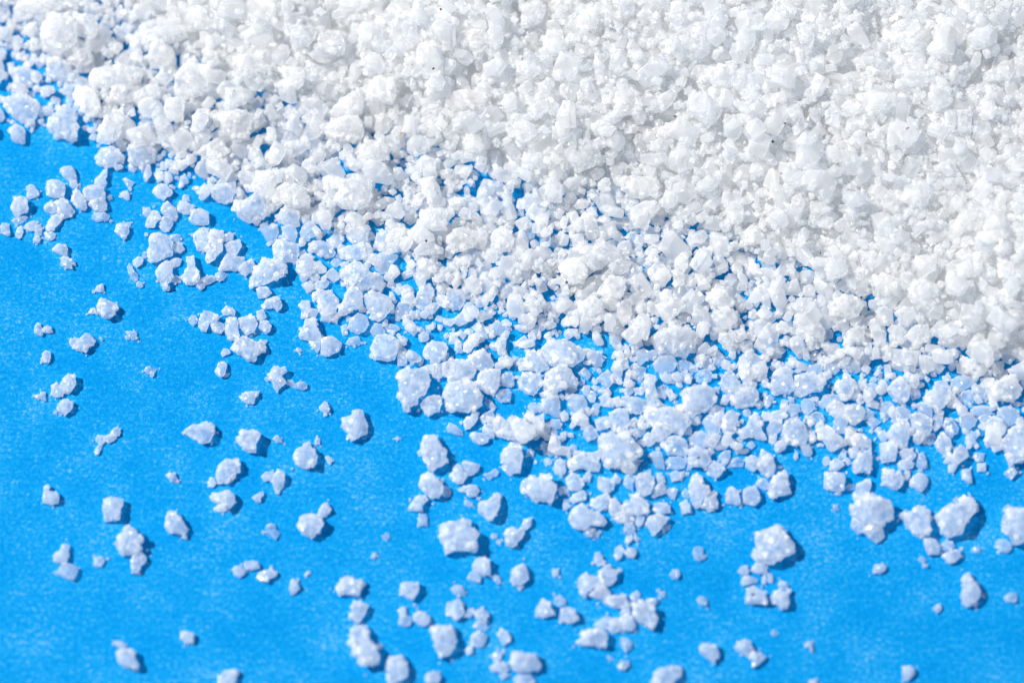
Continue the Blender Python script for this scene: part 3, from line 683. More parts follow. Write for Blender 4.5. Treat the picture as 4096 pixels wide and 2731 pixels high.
135,600 170,560 220,555 250,590 225,660 170,650
690,510 720,455 760,460 775,490 760,560 720,560 | 735,600 770,560 810,580 800,620 760,635 | 705,640 740,610 800,630 790,680 740,680
c:830,590 870,550 870,520 950,515 955,560 920,610 880,605
335,750 360,705 430,715 465,760 450,795 400,805 360,790
650,850 670,800 720,765 750,790 780,810 805,870 750,890 690,920
785,900 830,850 900,838 960,855 1050,850 1085,880 1110,900 1200,980 1195,1030 1130,1070 1060,1130 940,1165 850,1130 820,1070 790,990 | c:1100,1090 1140,1070 1190,1090 1170,1140 1130,1135 #largest grainy boulder of the loose scatter, with a clear cube beside it
c:275,980 310,940 355,925 370,970 390,1040 350,1060 300,1030
c:515,980 550,935 600,960 595,1000 555,1048 520,1020
130,1010 165,975 210,1010 190,1045 145,1055
c:285,1090 320,1060 370,1085 370,1120 310,1145
500,1110 560,1060 650,1020 680,1060 740,1080 820,1110 800,1190 720,1190 640,1150 560,1180 510,1150 | 640,1025 720,1020 800,1000 825,1050 790,1100 720,1110 670,1060
375,1170 400,1100 440,1065 490,1090 495,1200 450,1230 400,1220
65,1350 90,1270 150,1240 240,1250 300,1230 350,1260 420,1340 390,1420 360,1500 340,1470 250,1460 180,1450 150,1410 | c:410,1350 480,1320 530,1360 520,1405 450,1390
485,1260 540,1200 620,1220 640,1270 670,1310 620,1370 540,1370 500,1320
635,1280 700,1180 740,1220 710,1280 660,1290
525,1450 560,1400 620,1380 660,1365 690,1400 680,1450 620,1460 560,1480
780,1300 790,1230 850,1250 900,1260 945,1310 940,1350 890,1390 830,1380 790,1350 | 890,1270 950,1220 1005,1260 990,1300 930,1300
c:1020,1310 1040,1230 1090,1210 1150,1240 1110,1300 1110,1370 1050,1340 | 1130,1270 1160,1210 1230,1190 1310,1240 1310,1320 1280,1390 1210,1420 1160,1400 1140,1350
1310,1370 1330,1310 1390,1280 1425,1330 1410,1390 1340,1420 1300,1440 1280,1420
1410,1370 1450,1340 1525,1350 1500,1440 1460,1450
1250,1040 1300,1000 1370,1010 1395,1080 1400,1170 1330,1160 1290,1090
1375,960 1420,880 1500,860 1570,890 1620,940 1600,1050 1520,1040 1430,1030
c:1400,1100 1450,1060 1550,1050 1600,1100 1590,1160 1500,1180 1430,1160
1440,1210 1500,1180 1555,1200 1550,1260 1470,1290
1610,1130 1620,990 1690,960 1780,980 1820,1050 1840,1090 1780,1160 1720,1140 1640,1150 #saddle-shaped milky lump with a black speck on its face
1785,1210 1800,1140 1860,1090 1920,1120 1960,1170 1920,1220 1870,1260
1620,880 1680,830 1770,830 1830,890 1810,950 1740,970 1650,960
1740,740 1790,665 1860,680 1920,760 1910,830 1870,890 1800,840
1925,720 1970,640 2020,610 2085,650 2075,720 2050,770 2060,830 1990,890 1930,830
2070,830 2160,760 2180,690 2230,650 2290,710 2290,800 2345,900 2310,915 2210,870 2110,890
c:1790,620 1870,580 1950,600 1950,670 1880,700 1820,680
2000,960 2040,920 2120,935 2115,985 2040,995
c:1840,960 1890,900 1960,920 1975,980 1880,1000
g:1890,1060 1960,990 2010,1000 2000,1080 1960,1110 1900,1090
c:1970,1160 2030,1070 2080,1060 2130,1090 2120,1150 2060,1150
2140,1150 2150,1060 2230,1040 2290,1090 2270,1150 2210,1195
c:2230,1310 2270,1245 2330,1260 2380,1320 2340,1370 2280,1350
1960,1480 1955,1400 1985,1340 2020,1325 2080,1380 2105,1470 2090,1500 2010,1490
2120,1420 2120,1350 2170,1320 2230,1325 2275,1390 2280,1460 2230,1505 2170,1495 2120,1480 #rounded cushion-shaped crystal casting a crescent shadow on bare paper
g:1735,1530 1760,1470 1790,1370 1860,1370 1900,1480 1890,1530 1820,1550
1615,1320 1650,1220 1690,1205 1750,1240 1740,1320 1810,1330 1820,1380 1760,1440 1740,1510 1680,1530 1640,1460 1630,1400
c:1555,1390 1590,1350 1630,1380 1630,1440 1570,1430
1540,1480 1600,1440 1640,1500 1640,1560 1560,1590
880,1540 900,1450 950,1425 990,1480 1030,1560 1000,1610 930,1620 | 990,1500 1070,1480 1090,1420 1150,1395 1210,1440 1265,1500 1250,1570 1150,1600 1050,1570
700,1500 780,1420 880,1380 905,1420 870,1520 800,1560
510,1628 540,1550 640,1480 700,1540 800,1570 875,1650 850,1685 790,1690 730,1680 660,1735 560,1715
465,1510 480,1440 520,1450 525,1510 500,1555 470,1545
1290,1550 1300,1480 1390,1470 1450,1510 1460,1568 1350,1590
-20,750 30,700 90,720 150,750 200,770 230,830 190,890 100,935 30,900
1630,1010 1560,980 1600,1060
2050,900 2090,870 2130,900 2110,930
2150,950 2200,905 2240,950 2200,990
2260,1080 2290,980 2350,1010 2330,1110
T23
10,420 30,330 60,260 150,230 210,240 230,330 245,440 200,480 120,470 60,490
240,480 240,310 300,290 400,290 480,320 525,380 500,450 430,450 360,480 300,505
350,290 370,220 440,200 505,215 500,270 490,320 410,290
g:600,420 620,370 680,350 690,280 740,280 770,340 820,380 830,440 800,440 770,520 700,540 640,470
460,580 500,500 600,480 700,480 690,530 600,580 500,610
550,300 545,200 590,170 650,200 655,270 620,305
605,100 640,70 700,65 720,110 680,150 630,150
660,190 700,140 770,150 740,200 690,235
700,220 790,150 850,200 850,270 800,290 720,250
c:870,440 880,390 940,380 1000,390 1045,440 980,480 940,510 880,480
1090,440 1130,380 1190,330 1240,350 1310,440 1305,510 1270,560 1170,550 1120,480
c:1285,420 1320,385 1390,420 1405,510 1330,540 1300,480
1450,560 1460,470 1510,430 1540,350 1630,340 1670,400 1705,500 1640,570 1540,670 1510,600 #tall milky slab below the heap's overhanging lip
g:2040,520 2050,440 2100,370 2200,320 2280,300 2300,390 2340,440 2310,510 2250,550 2160,540 2090,540 #large greyish frosted block in the shade under the heap's lip
1670,440 1680,350 1760,310 1870,330 1900,380 1850,420 1760,470
c:1730,520 1790,450 1880,440 1900,540 1860,600 1790,560
1900,470 1920,400 1980,385 2010,430 1990,530 1930,540
1850,640 1880,600 1980,590 2060,610 2060,660 1980,680 1880,675
1750,690 1800,640 1870,660 1920,720 1900,770 1820,830 1760,770
c:1925,700 1980,660 2050,690 2040,740 1950,750
c:1605,750 1620,690 1700,700 1760,790 1740,840 1680,890 1630,830
1525,930 1560,870 1610,820 1680,900 1690,970 1620,1040 1560,1010
c:1430,900 1480,840 1530,840 1545,880 1490,950 1440,940
c:1805,930 1820,840 1860,800 1890,830 1940,790 1940,860 1900,900 1920,950 1820,950
1980,790 2000,710 2080,680 2150,720 2190,800 2150,890 2080,890 2010,850
2090,680 2120,610 2200,585 2310,640 2310,720 2240,770 2150,720
2120,950 2190,850 2240,780 2351,740 2420,850 2420,1000 2351,1080 2290,1110 2230,1140 2200,1080 2160,980
2165,1210 2200,1180 2250,1150 2290,1200 2240,1270
1310,850 1310,660 1380,640 1470,680 1515,710 1510,800 1470,870 1400,850 1340,860
1350,580 1400,560 1470,555 1510,600 1510,700 1440,680 1380,640
1525,750 1540,700 1610,700 1600,770 1555,810
1075,860 1130,780 1200,710 1280,700 1310,790 1300,860 1280,970 1220,980 1150,920 #broad smooth arrowhead-shaped crystal pointing to the scatter
1170,690 1170,600 1240,590 1310,640 1310,700 1240,730
c:1015,610 1050,550 1130,540 1165,590 1150,650 1100,705 1050,690
600,770 610,650 680,600 740,730 700,820 740,840 640,840 590,780
680,690 700,590 790,570 870,600 900,640 870,720 800,770 740,740 | c:870,660 900,600 980,650 970,700 870,720
120,850 150,740 200,690 290,710 340,760 370,850 360,930 260,960 180,940 #big dome-shaped milky lump above two small pendants
c:340,770 390,765 450,900 400,935 370,880
g:425,800 450,790 530,755 580,790 640,870 710,920 720,950 640,990 580,1010 500,900 #long slanting frosted bar with glittering top
745,900 800,840 880,850 950,920 950,980 870,980 780,970
735,1010 770,970 830,960 850,1020 800,1070 750,1060
770,1120 830,1040 950,970 960,1080 950,1190 920,1220 880,1190 800,1215 770,1180
1025,930 1100,925 1190,960 1175,1090 1100,1100 1045,1115 1030,1060
1200,1010 1250,980 1320,990 1360,1050 1330,1090 1230,1080
c:1375,1060 1380,1020 1430,1010 1460,1100 1460,1160 1400,1180 1360,1140
1185,1120 1220,1080 1300,1080 1350,1120 1330,1160 1250,1180 1200,1170
1035,1250 1050,1190 1110,1165 1160,1190 1165,1230 1210,1175 1250,1250 1240,1310 1190,1365 1130,1345 1060,1300 #heart-shaped milky crystal beside a kite-shaped one
1240,1220 1260,1175 1310,1185 1310,1230 1270,1255
1290,1320 1310,1260 1370,1210 1440,1210 1470,1260 1460,1320 1410,1385 #kite-shaped milky crystal beside a heart-shaped one
1610,1110 1640,1020 1690,1040 1720,990 1770,935 1830,980 1850,1050 1780,1100 1740,1140 1680,1120 | 1655,1130 1720,1110 1740,1150 1700,1210 1650,1200
1770,1190 1800,1165 1860,1165 1875,1300 1830,1300 1780,1250
c:1875,1060 1900,1015 1995,1025 1980,1100 1920,1105
1920,1110 2000,1115 2000,1190 1920,1195 #neat little square salt cube under a clear bow-shaped grain
-100,1130 -50,1060 0,1050 40,1070 75,1150 45,1220 0,1240 -60,1220
g:0,1390 10,1310 40,1240 160,1190 190,1290 220,1390 110,1410 40,1450 #glittering square block with an L-shaped shadow on bare paper
510,1340 515,1210 570,1195 700,1215 715,1260 700,1360 620,1375 #neat frosted square block with a cloudy core
500,1110 510,1065 560,1055 580,1100 570,1130 520,1140
570,1100 620,1060 690,1090 710,1130 640,1180 560,1180
c:710,1340 750,1300 790,1310 800,1350 740,1370
600,1395 650,1370 680,1385 670,1410 630,1412
800,1370 810,1300 870,1280 890,1260 950,1270 955,1310 920,1400 850,1430 790,1470 770,1400
c:595,1540 600,1500 640,1490 655,1550 610,1550 #lone glass-clear tiny cube between two groups of lumps
740,1510 800,1465 870,1410 930,1412 960,1450 1060,1450 1130,1465 1155,1540 1160,1620 1085,1640 1080,1690 1000,1700 900,1680 850,1640 780,1600 | 755,1690 780,1600 850,1650 900,1700 870,1750 825,1770 | 870,1740 920,1680 1050,1690 1075,1790 1000,1850 930,1810 #huge winged cluster with three blunt lobes on bare paper
1310,1568 1340,1520 1400,1500 1490,1550 1490,1640 1500,1720 1480,1770 1420,1810 1340,1770 1280,1700 1240,1640 1200,1590 1280,1560 #crumbly drooping lump between two huge smooth ones
1570,1560 1640,1500 1750,1470 1850,1405 1900,1410 1915,1560 1850,1620 1810,1700 1790,1760 1650,1800 1590,1750 1560,1650 1530,1610 | 1695,1450 1730,1415 1760,1440 1740,1475 1700,1475 #huge shield-shaped crystal with an upswept corner and a small knob
290,960 330,930 380,940 410,1020 390,1055 330,1050
230,1060 250,1000 275,1020 280,1070 250,1095
c:100,880 130,875 165,960 150,975 120,930
0,760 40,690 130,740 130,800 60,870 0,860 -20,800
295,590 320,520 380,520 435,560 430,610 360,690 310,640
160,630 200,570 290,570 300,640 220,680
c:360,690 440,640 500,660 525,730 470,760 400,730
640,1070 690,970 720,1010 715,1070
T30
1070,250 1090,200 1140,150 1150,105 1195,100 1225,150 1265,160 1275,200 1310,210 1310,265 1260,280 1310,320 1270,350 1210,380 1150,385 1115,405 1090,380 1095,330 1075,300 | 1200,450 1210,390 1250,355 1310,360 1350,410 1330,460 1285,490 1275,540 1245,570 1205,555 #tall two-tier salt lump narrowing to a small foot
1505,130 1520,60 1530,0 1560,-20 1620,-10 1625,40 1690,90 1725,150 1700,225 1640,200 1570,185 1530,165 #pear-shaped milky crystal with a narrow neck
485,450 500,380 560,350 560,300 600,280 640,300 630,350 635,390 610,460 570,470 #small crystal with a rounded cap, touching a see-through grain
c:480,550 520,540 560,475 620,460 680,480 715,510 705,570 665,625 630,620 570,590 510,575 #half-clear grain touching a crystal with a rounded cap
850,480 870,410 930,400 965,430 930,495 880,500
1060,1290 1110,1245 1180,1245 1235,1275 1240,1350 1280,1400 1260,1440 1190,1430 1130,1420 1080,1375 | 1030,1215 1040,1180 1100,1180 1170,1210 1140,1260 1100,1275 1090,1225 #pale lump with a bent arm on top, alone on bare paper
1650,1160 1660,1085 1720,1090 1780,1110 1775,1200 1690,1205 1680,1170 #small square crystal with a square shadow, alone on bare paper
2000,1568 2020,1490 2060,1450 2160,1437 2180,1480 2170,1530 2140,1590 2050,1620 1990,1600
2125,520 2160,490 2210,490 2255,540 2230,575 2200,600 2150,575 | 2230,490 2250,445 2320,440 2380,470 2390,510 2351,520 2300,530 2250,520 | 2351,600 2371,550 2421,530 2481,520 2501,500 2551,560 2531,585 2481,600 2441,635 2391,635 #row of three small lumps in a line on bare paper
T31
370,120 395,90 390,40 430,20 510,0 560,20 600,70 625,100 600,140 560,190 510,245 470,220 420,195 395,150 | g:560,40 575,-10 620,-90 655,-95 690,-45 680,0 640,30 605,50 590,70 #plump star-shaped crystal with a sparkling horn
c:80,180 90,120 130,95 175,110 185,150 220,185 180,255 130,220 90,205
c:1145,215 1185,210 1190,180 1220,185 1230,225 1200,260 1165,240
1045,415 1075,375 1105,365 1115,400 1080,432 #tiny diamond-shaped flake alone on bare paper
440,575 470,540 500,535 505,560 460,580
305,700 320,620 345,600 370,640 405,690 350,750 315,755 #teardrop-shaped crystal with a dark dimple near its tip
g:725,690 740,650 790,620 815,580 860,590 880,600 920,630 975,610 985,650 960,700 950,770 910,765 850,750 800,750 760,765 735,720 #glossy rounded lump with wet-looking glints on bare paper
1330,720 1320,680 1345,635 1430,640 1500,645 1495,720 1440,815 1400,790 1320,750
865,860 900,805 960,810 1035,850 1000,930 950,1010 910,1015 850,970 885,920 #flat blade-shaped crystal above a long sausage-shaped one
855,1050 900,1015 1010,1010 1030,1040 1010,1110 1030,1150 1090,1220 1140,1320 1125,1390 1000,1418 960,1380 890,1310 870,1220 865,1130 #long sausage-shaped lump below a flat blade-shaped crystal
c:1110,1220 1135,1190 1170,1220 1150,1250 1120,1250
1195,1390 1215,1310 1270,1320 1340,1295 1370,1350 1400,1420 1390,1500 1340,1530 1280,1560 1220,1570 1210,1480
1545,1520 1570,1470 1630,1455 1680,1465 1700,1510 1670,1568 1580,1575
1595,1090 1600,1040 1690,1030 1740,1060 1790,1020 1820,1080 1840,1170 1820,1240 1780,1310 1690,1340 1650,1270 1640,1190 #tooth-shaped milky crystal with two cusps on top
1300,900 1340,860 1375,870 1380,940 1330,970 | c:1300,1030 1320,955 1380,940 1430,960 1430,990 1410,1040 1360,1050 | 1430,960 1490,900 1600,945 1600,1000 1550,1040 1490,1030
1740,900 1750,820 1800,810 1870,780 1900,840 1915,920 1870,970 1830,995 1790,960 | 1910,960 1940,900 2000,870 2010,920 1960,970 | 1990,900 2080,870 2140,930 2110,1000 2030,1000
c:1990,1040 2020,1000 2110,1010 2140,1060 2100,1090 2050,1080
1965,1190 1980,1120 2040,1085 2125,1130 2100,1210 2060,1245 1990,1220 | 1915,1270 1940,1230 1990,1225 1990,1290 1945,1310 #keyhole-shaped pair of fused crystals
2205,1110 2250,1070 2310,1085 2345,1180 2270,1225 2240,1170
2160,1320 2220,1250 2260,1290 2250,1350 2200,1390 | 2140,1420 2200,1370 2310,1380 2330,1440 2280,1470 2210,1460 2170,1470 | 2230,1490 2280,1455 2330,1490 2260,1540
1665,210 1710,190 1710,110 1780,65 1880,60 1900,25 1930,45 1975,50 1985,130 2050,190 2020,240 2030,360 1970,355 1850,345 1740,385 1720,300 1690,250 #big hedgehog-like lump studded with small spikes on bare paper
1980,490 2010,430 2060,405 2150,440 2155,560 2085,580 2040,550 2000,540 | c:1930,610 1970,540 2040,550 2070,590 2060,640 1990,635
c:2165,590 2200,560 2240,600 2255,640 2220,665 2190,630
c:1780,700 1830,660 1890,665 1925,730 1915,765 1860,750 1810,730
c:2150,220 2170,190 2220,195 2220,235 2165,240
2205,270 2230,240 2258,270 2240,295 2210,290
2440,110 2465,60 2533,48 2525,120 2480,160 2440,160 | 2275,190 2310,150 2350,120 2400,160 2450,130 2470,180 2440,240 2400,260 2395,300 2355,320 2290,300 2290,240
c:1475,130 1500,60 1495,0 1560,10 1575,60 1575,130 1530,120 1490,138
c:1230,1590 1250,1570 1320,1568 1310,1600
T32
925,60 950,0 1100,0 1125,80 1070,105 1020,100 960,90
1020,160 1040,100 1110,90 1140,160 1095,205 1030,190
1130,80 1150,30 1222,35 1200,110 1160,138 1130,110
1220,110 1250,40 1340,10 1450,50 1380,130 1330,190 1305,225 1285,180 1230,130 | c:1370,150 1420,115 1460,115 1440,165 1400,170
660,190 680,140 750,150 750,190 730,230 665,215 | c:735,215 760,180 795,185 800,235 750,255
1030,270 1050,210 1110,200 1110,250 1060,298 | c:1105,235 1130,200 1170,240 1150,275
930,400 950,320 1000,295 1035,340 1010,400 1000,430 960,440 | 1025,365 1060,325 1130,325 1150,370 1120,420 1060,410 #dumbbell-shaped pair of small crystals
750,460 760,370 800,360 830,400 830,440 870,450 850,490 790,490 | 790,540 860,480 900,470 920,510 980,530 960,610 920,660 870,680 800,640 | 605,640 620,590 660,545 700,570 780,590 820,650 870,680 820,700 760,690 700,720 680,790 620,760 605,700 | 700,760 780,690 860,680 910,740 900,790 840,810 780,790 #knotted salt cluster with a narrow horn and bright wet glints
835,830 870,780 930,770 980,775 1010,735 1050,760 1060,800 1085,870 1040,880 930,875 870,850 | 990,930 1010,870 1080,870 1090,920 1040,950
1080,760 1150,715 1180,750 1165,800 1120,815 1085,795
c:1335,770 1350,725 1410,720 1410,775 1370,790
1090,830 1140,820 1200,820 1310,860 1310,930 1345,980 1300,1065 1230,1040 1150,1000 1110,950 | 1200,830 1240,790 1330,795 1330,830 1260,865 #ragged star-shaped lump pitted with blue holes
970,1030 1000,940 1060,935 1110,960 1140,1030 1120,1080 1020,1090 | 890,1000 970,960 1000,1090 920,1112 880,1060 | c:745,1030 790,990 870,940 930,970 910,1020 870,1080 800,1070
580,1190 650,1140 640,1090 720,1070 800,1060 880,1110 880,1160 860,1250 800,1240 740,1220 600,1215 #low wedge-shaped lump with one pointed end and dark underside
c:990,1200 1000,1140 1060,1150 1110,1200 1080,1260 1045,1288 1010,1240
865,1320 890,1310 915,1340 900,1370
960,1410 1000,1360 1070,1355 1080,1400 1030,1445 980,1445
205,910 250,830 290,795 350,830 365,890 400,940 340,950 280,970 220,950 #pyramid-shaped crystal with a clear bead at its corner
c:375,830 400,770 440,755 500,810 490,850 430,865
430,960 450,880 510,860 580,890 610,980 560,1015 440,1005
365,560 380,520 430,510 425,580 380,600
0,540 40,490 100,455 130,490 150,550 155,610 100,650 60,660 10,670 -20,620 | 40,690 80,650 112,680 70,725
c:1660,380 1665,330 1700,305 1760,325 1750,400 1740,450 1680,440 #upright rectangular little crystal alone on bare paper
1445,565 1480,525 1525,520 1550,570 1520,605 1475,612 #tiny pillow-shaped crystal with pointed corners, alone on bare paper
c:1690,800 1720,765 1760,770 1800,800 1780,860 1720,850
1710,1240 1740,1200 1810,1220 1870,1210 1905,1290 1900,1330 1865,1340 1870,1390 1800,1350 1720,1280
2040,1230 2080,1190 2140,1160 2190,1180 2215,1250 2180,1270 2170,1330 2110,1290 2050,1260 | 2165,1330 2190,1265 2260,1280 2340,1320 2260,1400 2205,1425 2200,1370 #bow-tie pair of three-cornered crystals on bare paper
1285,1568 1290,1480 1350,1430 1430,1405 1550,1400 1560,1490 1500,1540 1460,1600 1320,1620 #large soft-edged lump with a flat top and broad shadow
-25,1380 0,1300 70,1270 130,1290 220,1285 240,1360 275,1400 240,1450 100,1465 0,1455
c:10,1520 60,1480 110,1500 170,1475 210,1540 200,1600 20,1600
2225,250 2230,190 2290,150 2351,145 2440,120 2500,190 2550,250 2605,290 2600,350 2540,390 2440,440 2390,480 2300,470 2240,440 2250,330 #huge smooth milky boulder with a big shadow above a crumbly group
2065,540 2100,495 2160,480 2180,540 2160,575 2100,570
2095,640 2120,580 2180,590 2260,610 2250,640 2120,670
2190,530 2230,470 2290,460 2340,500 2350,560 2250,560 | 2351,640 2341,550 2391,560 2401,630 2371,650
2140,830 2160,690 2215,665 2280,710 2330,740 2345,830 2190,838 #flat three-sided crystal with a black speck in its middle
2441,670 2461,615 2536,660 2531,710 2471,705
2371,770 2411,720 2461,700 2511,740 2556,700 2531,760 2551,830 2531,880 2461,890 2441,850 2391,830
2290,600 2320,570 2345,610 2330,660 2300,665
T33
960,560 970,480 1050,475 1090,490 1080,530 1030,563 990,555 #small milky pebble alone below the huge winged cluster
c:1370,430 1400,400 1460,430 1430,475 1390,450
1425,240 1530,240 1580,300 1570,380 1470,390 1430,300 | c:1575,310 1620,255 1690,270 1720,310 1680,350 1610,350 | 1600,390 1680,345 1760,345 1775,400 1720,460 1660,470 1620,430 #three-part cluster hanging below the shield-shaped crystal
c:1865,340 1900,305 1950,330 1945,370 1880,370 #glass-clear ring-like bead with a light spot in its middle
c:2085,270 2120,245 2180,245 2240,290 2240,340 2190,375 2120,360 2100,310
1780,610 1800,560 1850,540 1870,580 1860,610 1920,630 1930,680 1960,730 1930,800 1870,850 1830,870 1780,840 1770,760 1800,690 | 1870,840 1890,805 1935,840 1910,875 | c:1940,760 1990,745 2000,785 1970,790 #snowman-like knobbly cluster tapering upwards, alone on bare paper
c:2165,780 2200,740 2280,730 2295,780 2270,830 2180,820 #clear oblong crystal with dark blue windows, alone on bare paper
1510,880 1540,850 1580,835 1595,870 1585,905 1550,925
c:20,1110 50,1070 100,1110 60,1145
330,1205 370,1175 410,1180 415,1280 390,1280 370,1230 340,1240 #tiny hook-shaped grain alone on bare paper
1230,1480 1240,1420 1290,1405 1345,1430 1350,1480 1280,1545 1250,1530 #roundish small crystal with a dark nick at its shoulder
365,1568 380,1530 440,1530 465,1568 420,1590
2140,100 2170,0 2190,-60 2351,-40 2420,0 2420,250 2260,300 2230,220 2170,180
'''
TS = 1024.0 / 2351.0
items, tile = [], (0, 0)
for line in DATA.strip().splitlines():
    line = line.strip()
    if not line: continue
    if line[0] == 'T' and len(line) == 3:
        tile = (int(line[2]) * 1024.0, int(line[1]) * 682.75); continue
    lab = None
    if '#' in line: line, lab = line.split('#', 1)
    parts = []
    for s in line.split('|'):
        s = s.strip(); fl = 'm'
        if s[1] == ':': fl, s = s[0], s[2:]
        P = np.array([[float(v) for v in q.split(',')] for q in s.split()])
        parts.append((fl, P * TS + np.array(tile)))
    items.append(dict(parts=parts, label=lab.strip() if lab else None))

# ---------------------------------------------------------------- lie of the salt: where heap, fringe and bare paper are
def line_ground(pts, z=0.0):
    s = 4096.0 / 2352.0
    return np.array([ray_to(x * s, y * s, z) for x, y in pts])

LH = line_ground([(-120, -90), (60, -20), (200, 20), (330, 130), (520, 280), (800, 330), (1000, 400), (1300, 490), (1600, 580),
                  (1900, 660), (2080, 770), (2250, 850), (2352, 850), (2500, 880)])
L0 = line_ground([(-120, 20), (0, 90), (150, 160), (230, 300), (330, 350), (520, 410), (650, 480), (900, 560), (1000, 660),
                  (1250, 740), (1500, 790), (1750, 790), (2000, 830), (2352, 870), (2500, 880)])
L1 = line_ground([(-120, 330), (0, 315), (120, 300), (190, 300), (240, 380), (430, 440), (560, 470), (620, 560), (700, 640), (720, 740),
                  (860, 780), (990, 880), (1120, 980), (1230, 1060), (1400, 1110), (1600, 1090), (1800, 1030), (2000, 1010), (2352, 1030), (2500, 1040)])


def signed(line, X, Y):
    """distance to a polyline in mm, positive on the heap's side (above it)"""
    D = np.full(X.shape, 1e9)
    for (x0, y0), (x1, y1) in zip(line[:-1], line[1:]):
        dx, dy = x1 - x0, y1 - y0
        t = np.clip(((X - x0) * dx + (Y - y0) * dy) / (dx * dx + dy * dy), 0, 1)
        D = np.minimum(D, np.hypot(X - x0 - t * dx, Y - y0 - t * dy))
    yy = np.interp(X, line[:, 0], line[:, 1])
    return np.where(Y > yy, D, -D)

CELL = 0.2
GX0, GX1, GY0, GY1 = -52.0, 52.0, -36.0, 52.0
gx = np.arange(GX0, GX1, CELL); gy = np.arange(GY0, GY1, CELL)
XX, YY = np.meshgrid(gx, gy)
dH, d0, d1 = signed(LH, XX, YY), signed(L0, XX, YY), signed(L1, XX, YY)


def waves(X, Y):
    r = np.zeros_like(X)
    rg = np.random.default_rng(5)
    for k, a in ((0.22, 0.55), (0.33, 0.42), (0.5, 0.3), (0.8, 0.2), (1.3, 0.13)):
        for _ in range(3):
            t = rg.uniform(0, 2 * math.pi)
            r += 0.6 * a * np.sin(k * (X * math.cos(t) + Y * math.sin(t)) + rg.uniform(0, 6.28)) / 1.6
    return r

W = waves(XX, YY)
steep = np.interp(XX, [-45, 10, 34, 42], [13.0, 12.0, 7.5, 6.5])
H = np.where(dH > 0, 6.2 * (1 - np.exp(-np.maximum(dH, 0) / steep)), 0.0)
H = np.where(dH > 0, np.maximum(H + W * np.clip(dH / 5.0, 0, 1), 0.0), 0.0)
CORE = np.maximum(H - 0.85, 0.0)
DEP = CORE.copy()                                  # the growing surface on which grains come to rest


def gi(x, y):
    return (min(max(int((x - GX0) / CELL), 0), len(gx) - 1), min(max(int((y - GY0) / CELL), 0), len(gy) - 1))


def rest(P, pct):
    """height at which a lump over the outline P comes to rest on what lies there"""
    x0, y0 = P.min(0); x1, y1 = P.max(0)
    a, b = gi(x0, y0); c, d = gi(x1, y1)
    sub = (slice(b, d + 1), slice(a, c + 1))
    m = inside(P, XX[sub], YY[sub])
    if not m.any(): m = np.ones_like(m)
    return float(np.percentile(DEP[sub][m], pct)), sub, m


def ground_outline(P, z):
    return np.array([ray_to(px, py, z) for px, py in P])


# first pass: where the traced lumps are, so that loose grains keep out of their way at the fringe
OCC = np.zeros(XX.shape, bool)
for it in items:
    for fl, P in it['parts']:
        c = P.mean(0); z = 0.0
        for _ in range(5):
            x, y = ray_to(c[0], c[1], z); a, b = gi(x, y); z = 0.5 * z + 0.5 * float(H[b, a])
        Q = ground_outline(P, z + 0.3)
        a, b = gi(*Q.min(0)); e, f = gi(*Q.max(0)); sub = (slice(b, f + 1), slice(a, e + 1))
        OCC[sub] |= inside(Q, XX[sub], YY[sub])

# ---------------------------------------------------------------- the heap and the loose grains between (beyond counting)
SHAPES = []
srng = np.random.default_rng(77)
for k in range(56):
    kind = k % 4
    if kind == 0:      # squarish block
        a = srng.uniform(0.75, 1.25); P = np.array([[-a, -1 / a], [a, -1 / a], [a, 1 / a], [-a, 1 / a]]) * 0.88
        P = P + srng.normal(0, 0.1, (4, 2))
    elif kind == 1:    # broken polygon
        m = int(srng.integers(5, 8)); t = np.sort(srng.uniform(0, 2 * math.pi, m) * 0.3 + np.arange(m) / m * 2 * math.pi * 0.95)
        P = np.c_[np.cos(t), np.sin(t)] * srng.uniform(0.75, 1.15, (m, 1))
    elif kind == 2:    # elongated
        a = srng.uniform(1.0, 1.22); P = np.array([[-a, -0.6], [0, -0.75], [a, -0.55], [a * 1.05, 0.5], [0.1, 0.75], [-a, 0.6]])
        P = P + srng.normal(0, 0.12, P.shape)
    else:              # ragged
        m = 11; t = np.arange(m) / m * 2 * math.pi
        P = np.c_[np.cos(t), np.sin(t)] * srng.uniform(0.68, 1.2, (m, 1))
    h = srng.uniform(0.9, 1.7)
    V, T, _ = crystal(P, h, srng, n=13, rf=[0.72, 0.97, 1.0, 0.97, 0.86], rz=[0, 0.10, 0.5, 0.85, 0.96],
                      cubes=int(srng.integers(3, 7)), jag=0.04)
    V = V.copy(); V[:, 2] -= h * 0.5
    SHAPES.append((V, T))

SV, ST, SM, STI = [], [], [], []
voff = 0


def add_grain(x, y, z, r, tumble, mat, tint):
    global voff
    V, T = SHAPES[int(RNG.integers(len(SHAPES)))]
    if tumble:
        R = rot3(RNG)
    else:
        a = RNG.uniform(0, 2 * math.pi); R = np.array([[math.cos(a), -math.sin(a), 0], [math.sin(a), math.cos(a), 0], [0, 0, 1]])
    v = (V * r * np.array([1, 1, RNG.uniform(0.8, 1.1)])) @ R.T
    v[:, 2] -= v[:, 2].min(); top = v[:, 2].max()
    SV.append(v + np.array([x, y, z])); ST.append(T + voff); voff += len(v)
    SM.append(np.full(len(T), mat)); STI.append(np.full(len(v), tint))
    return top


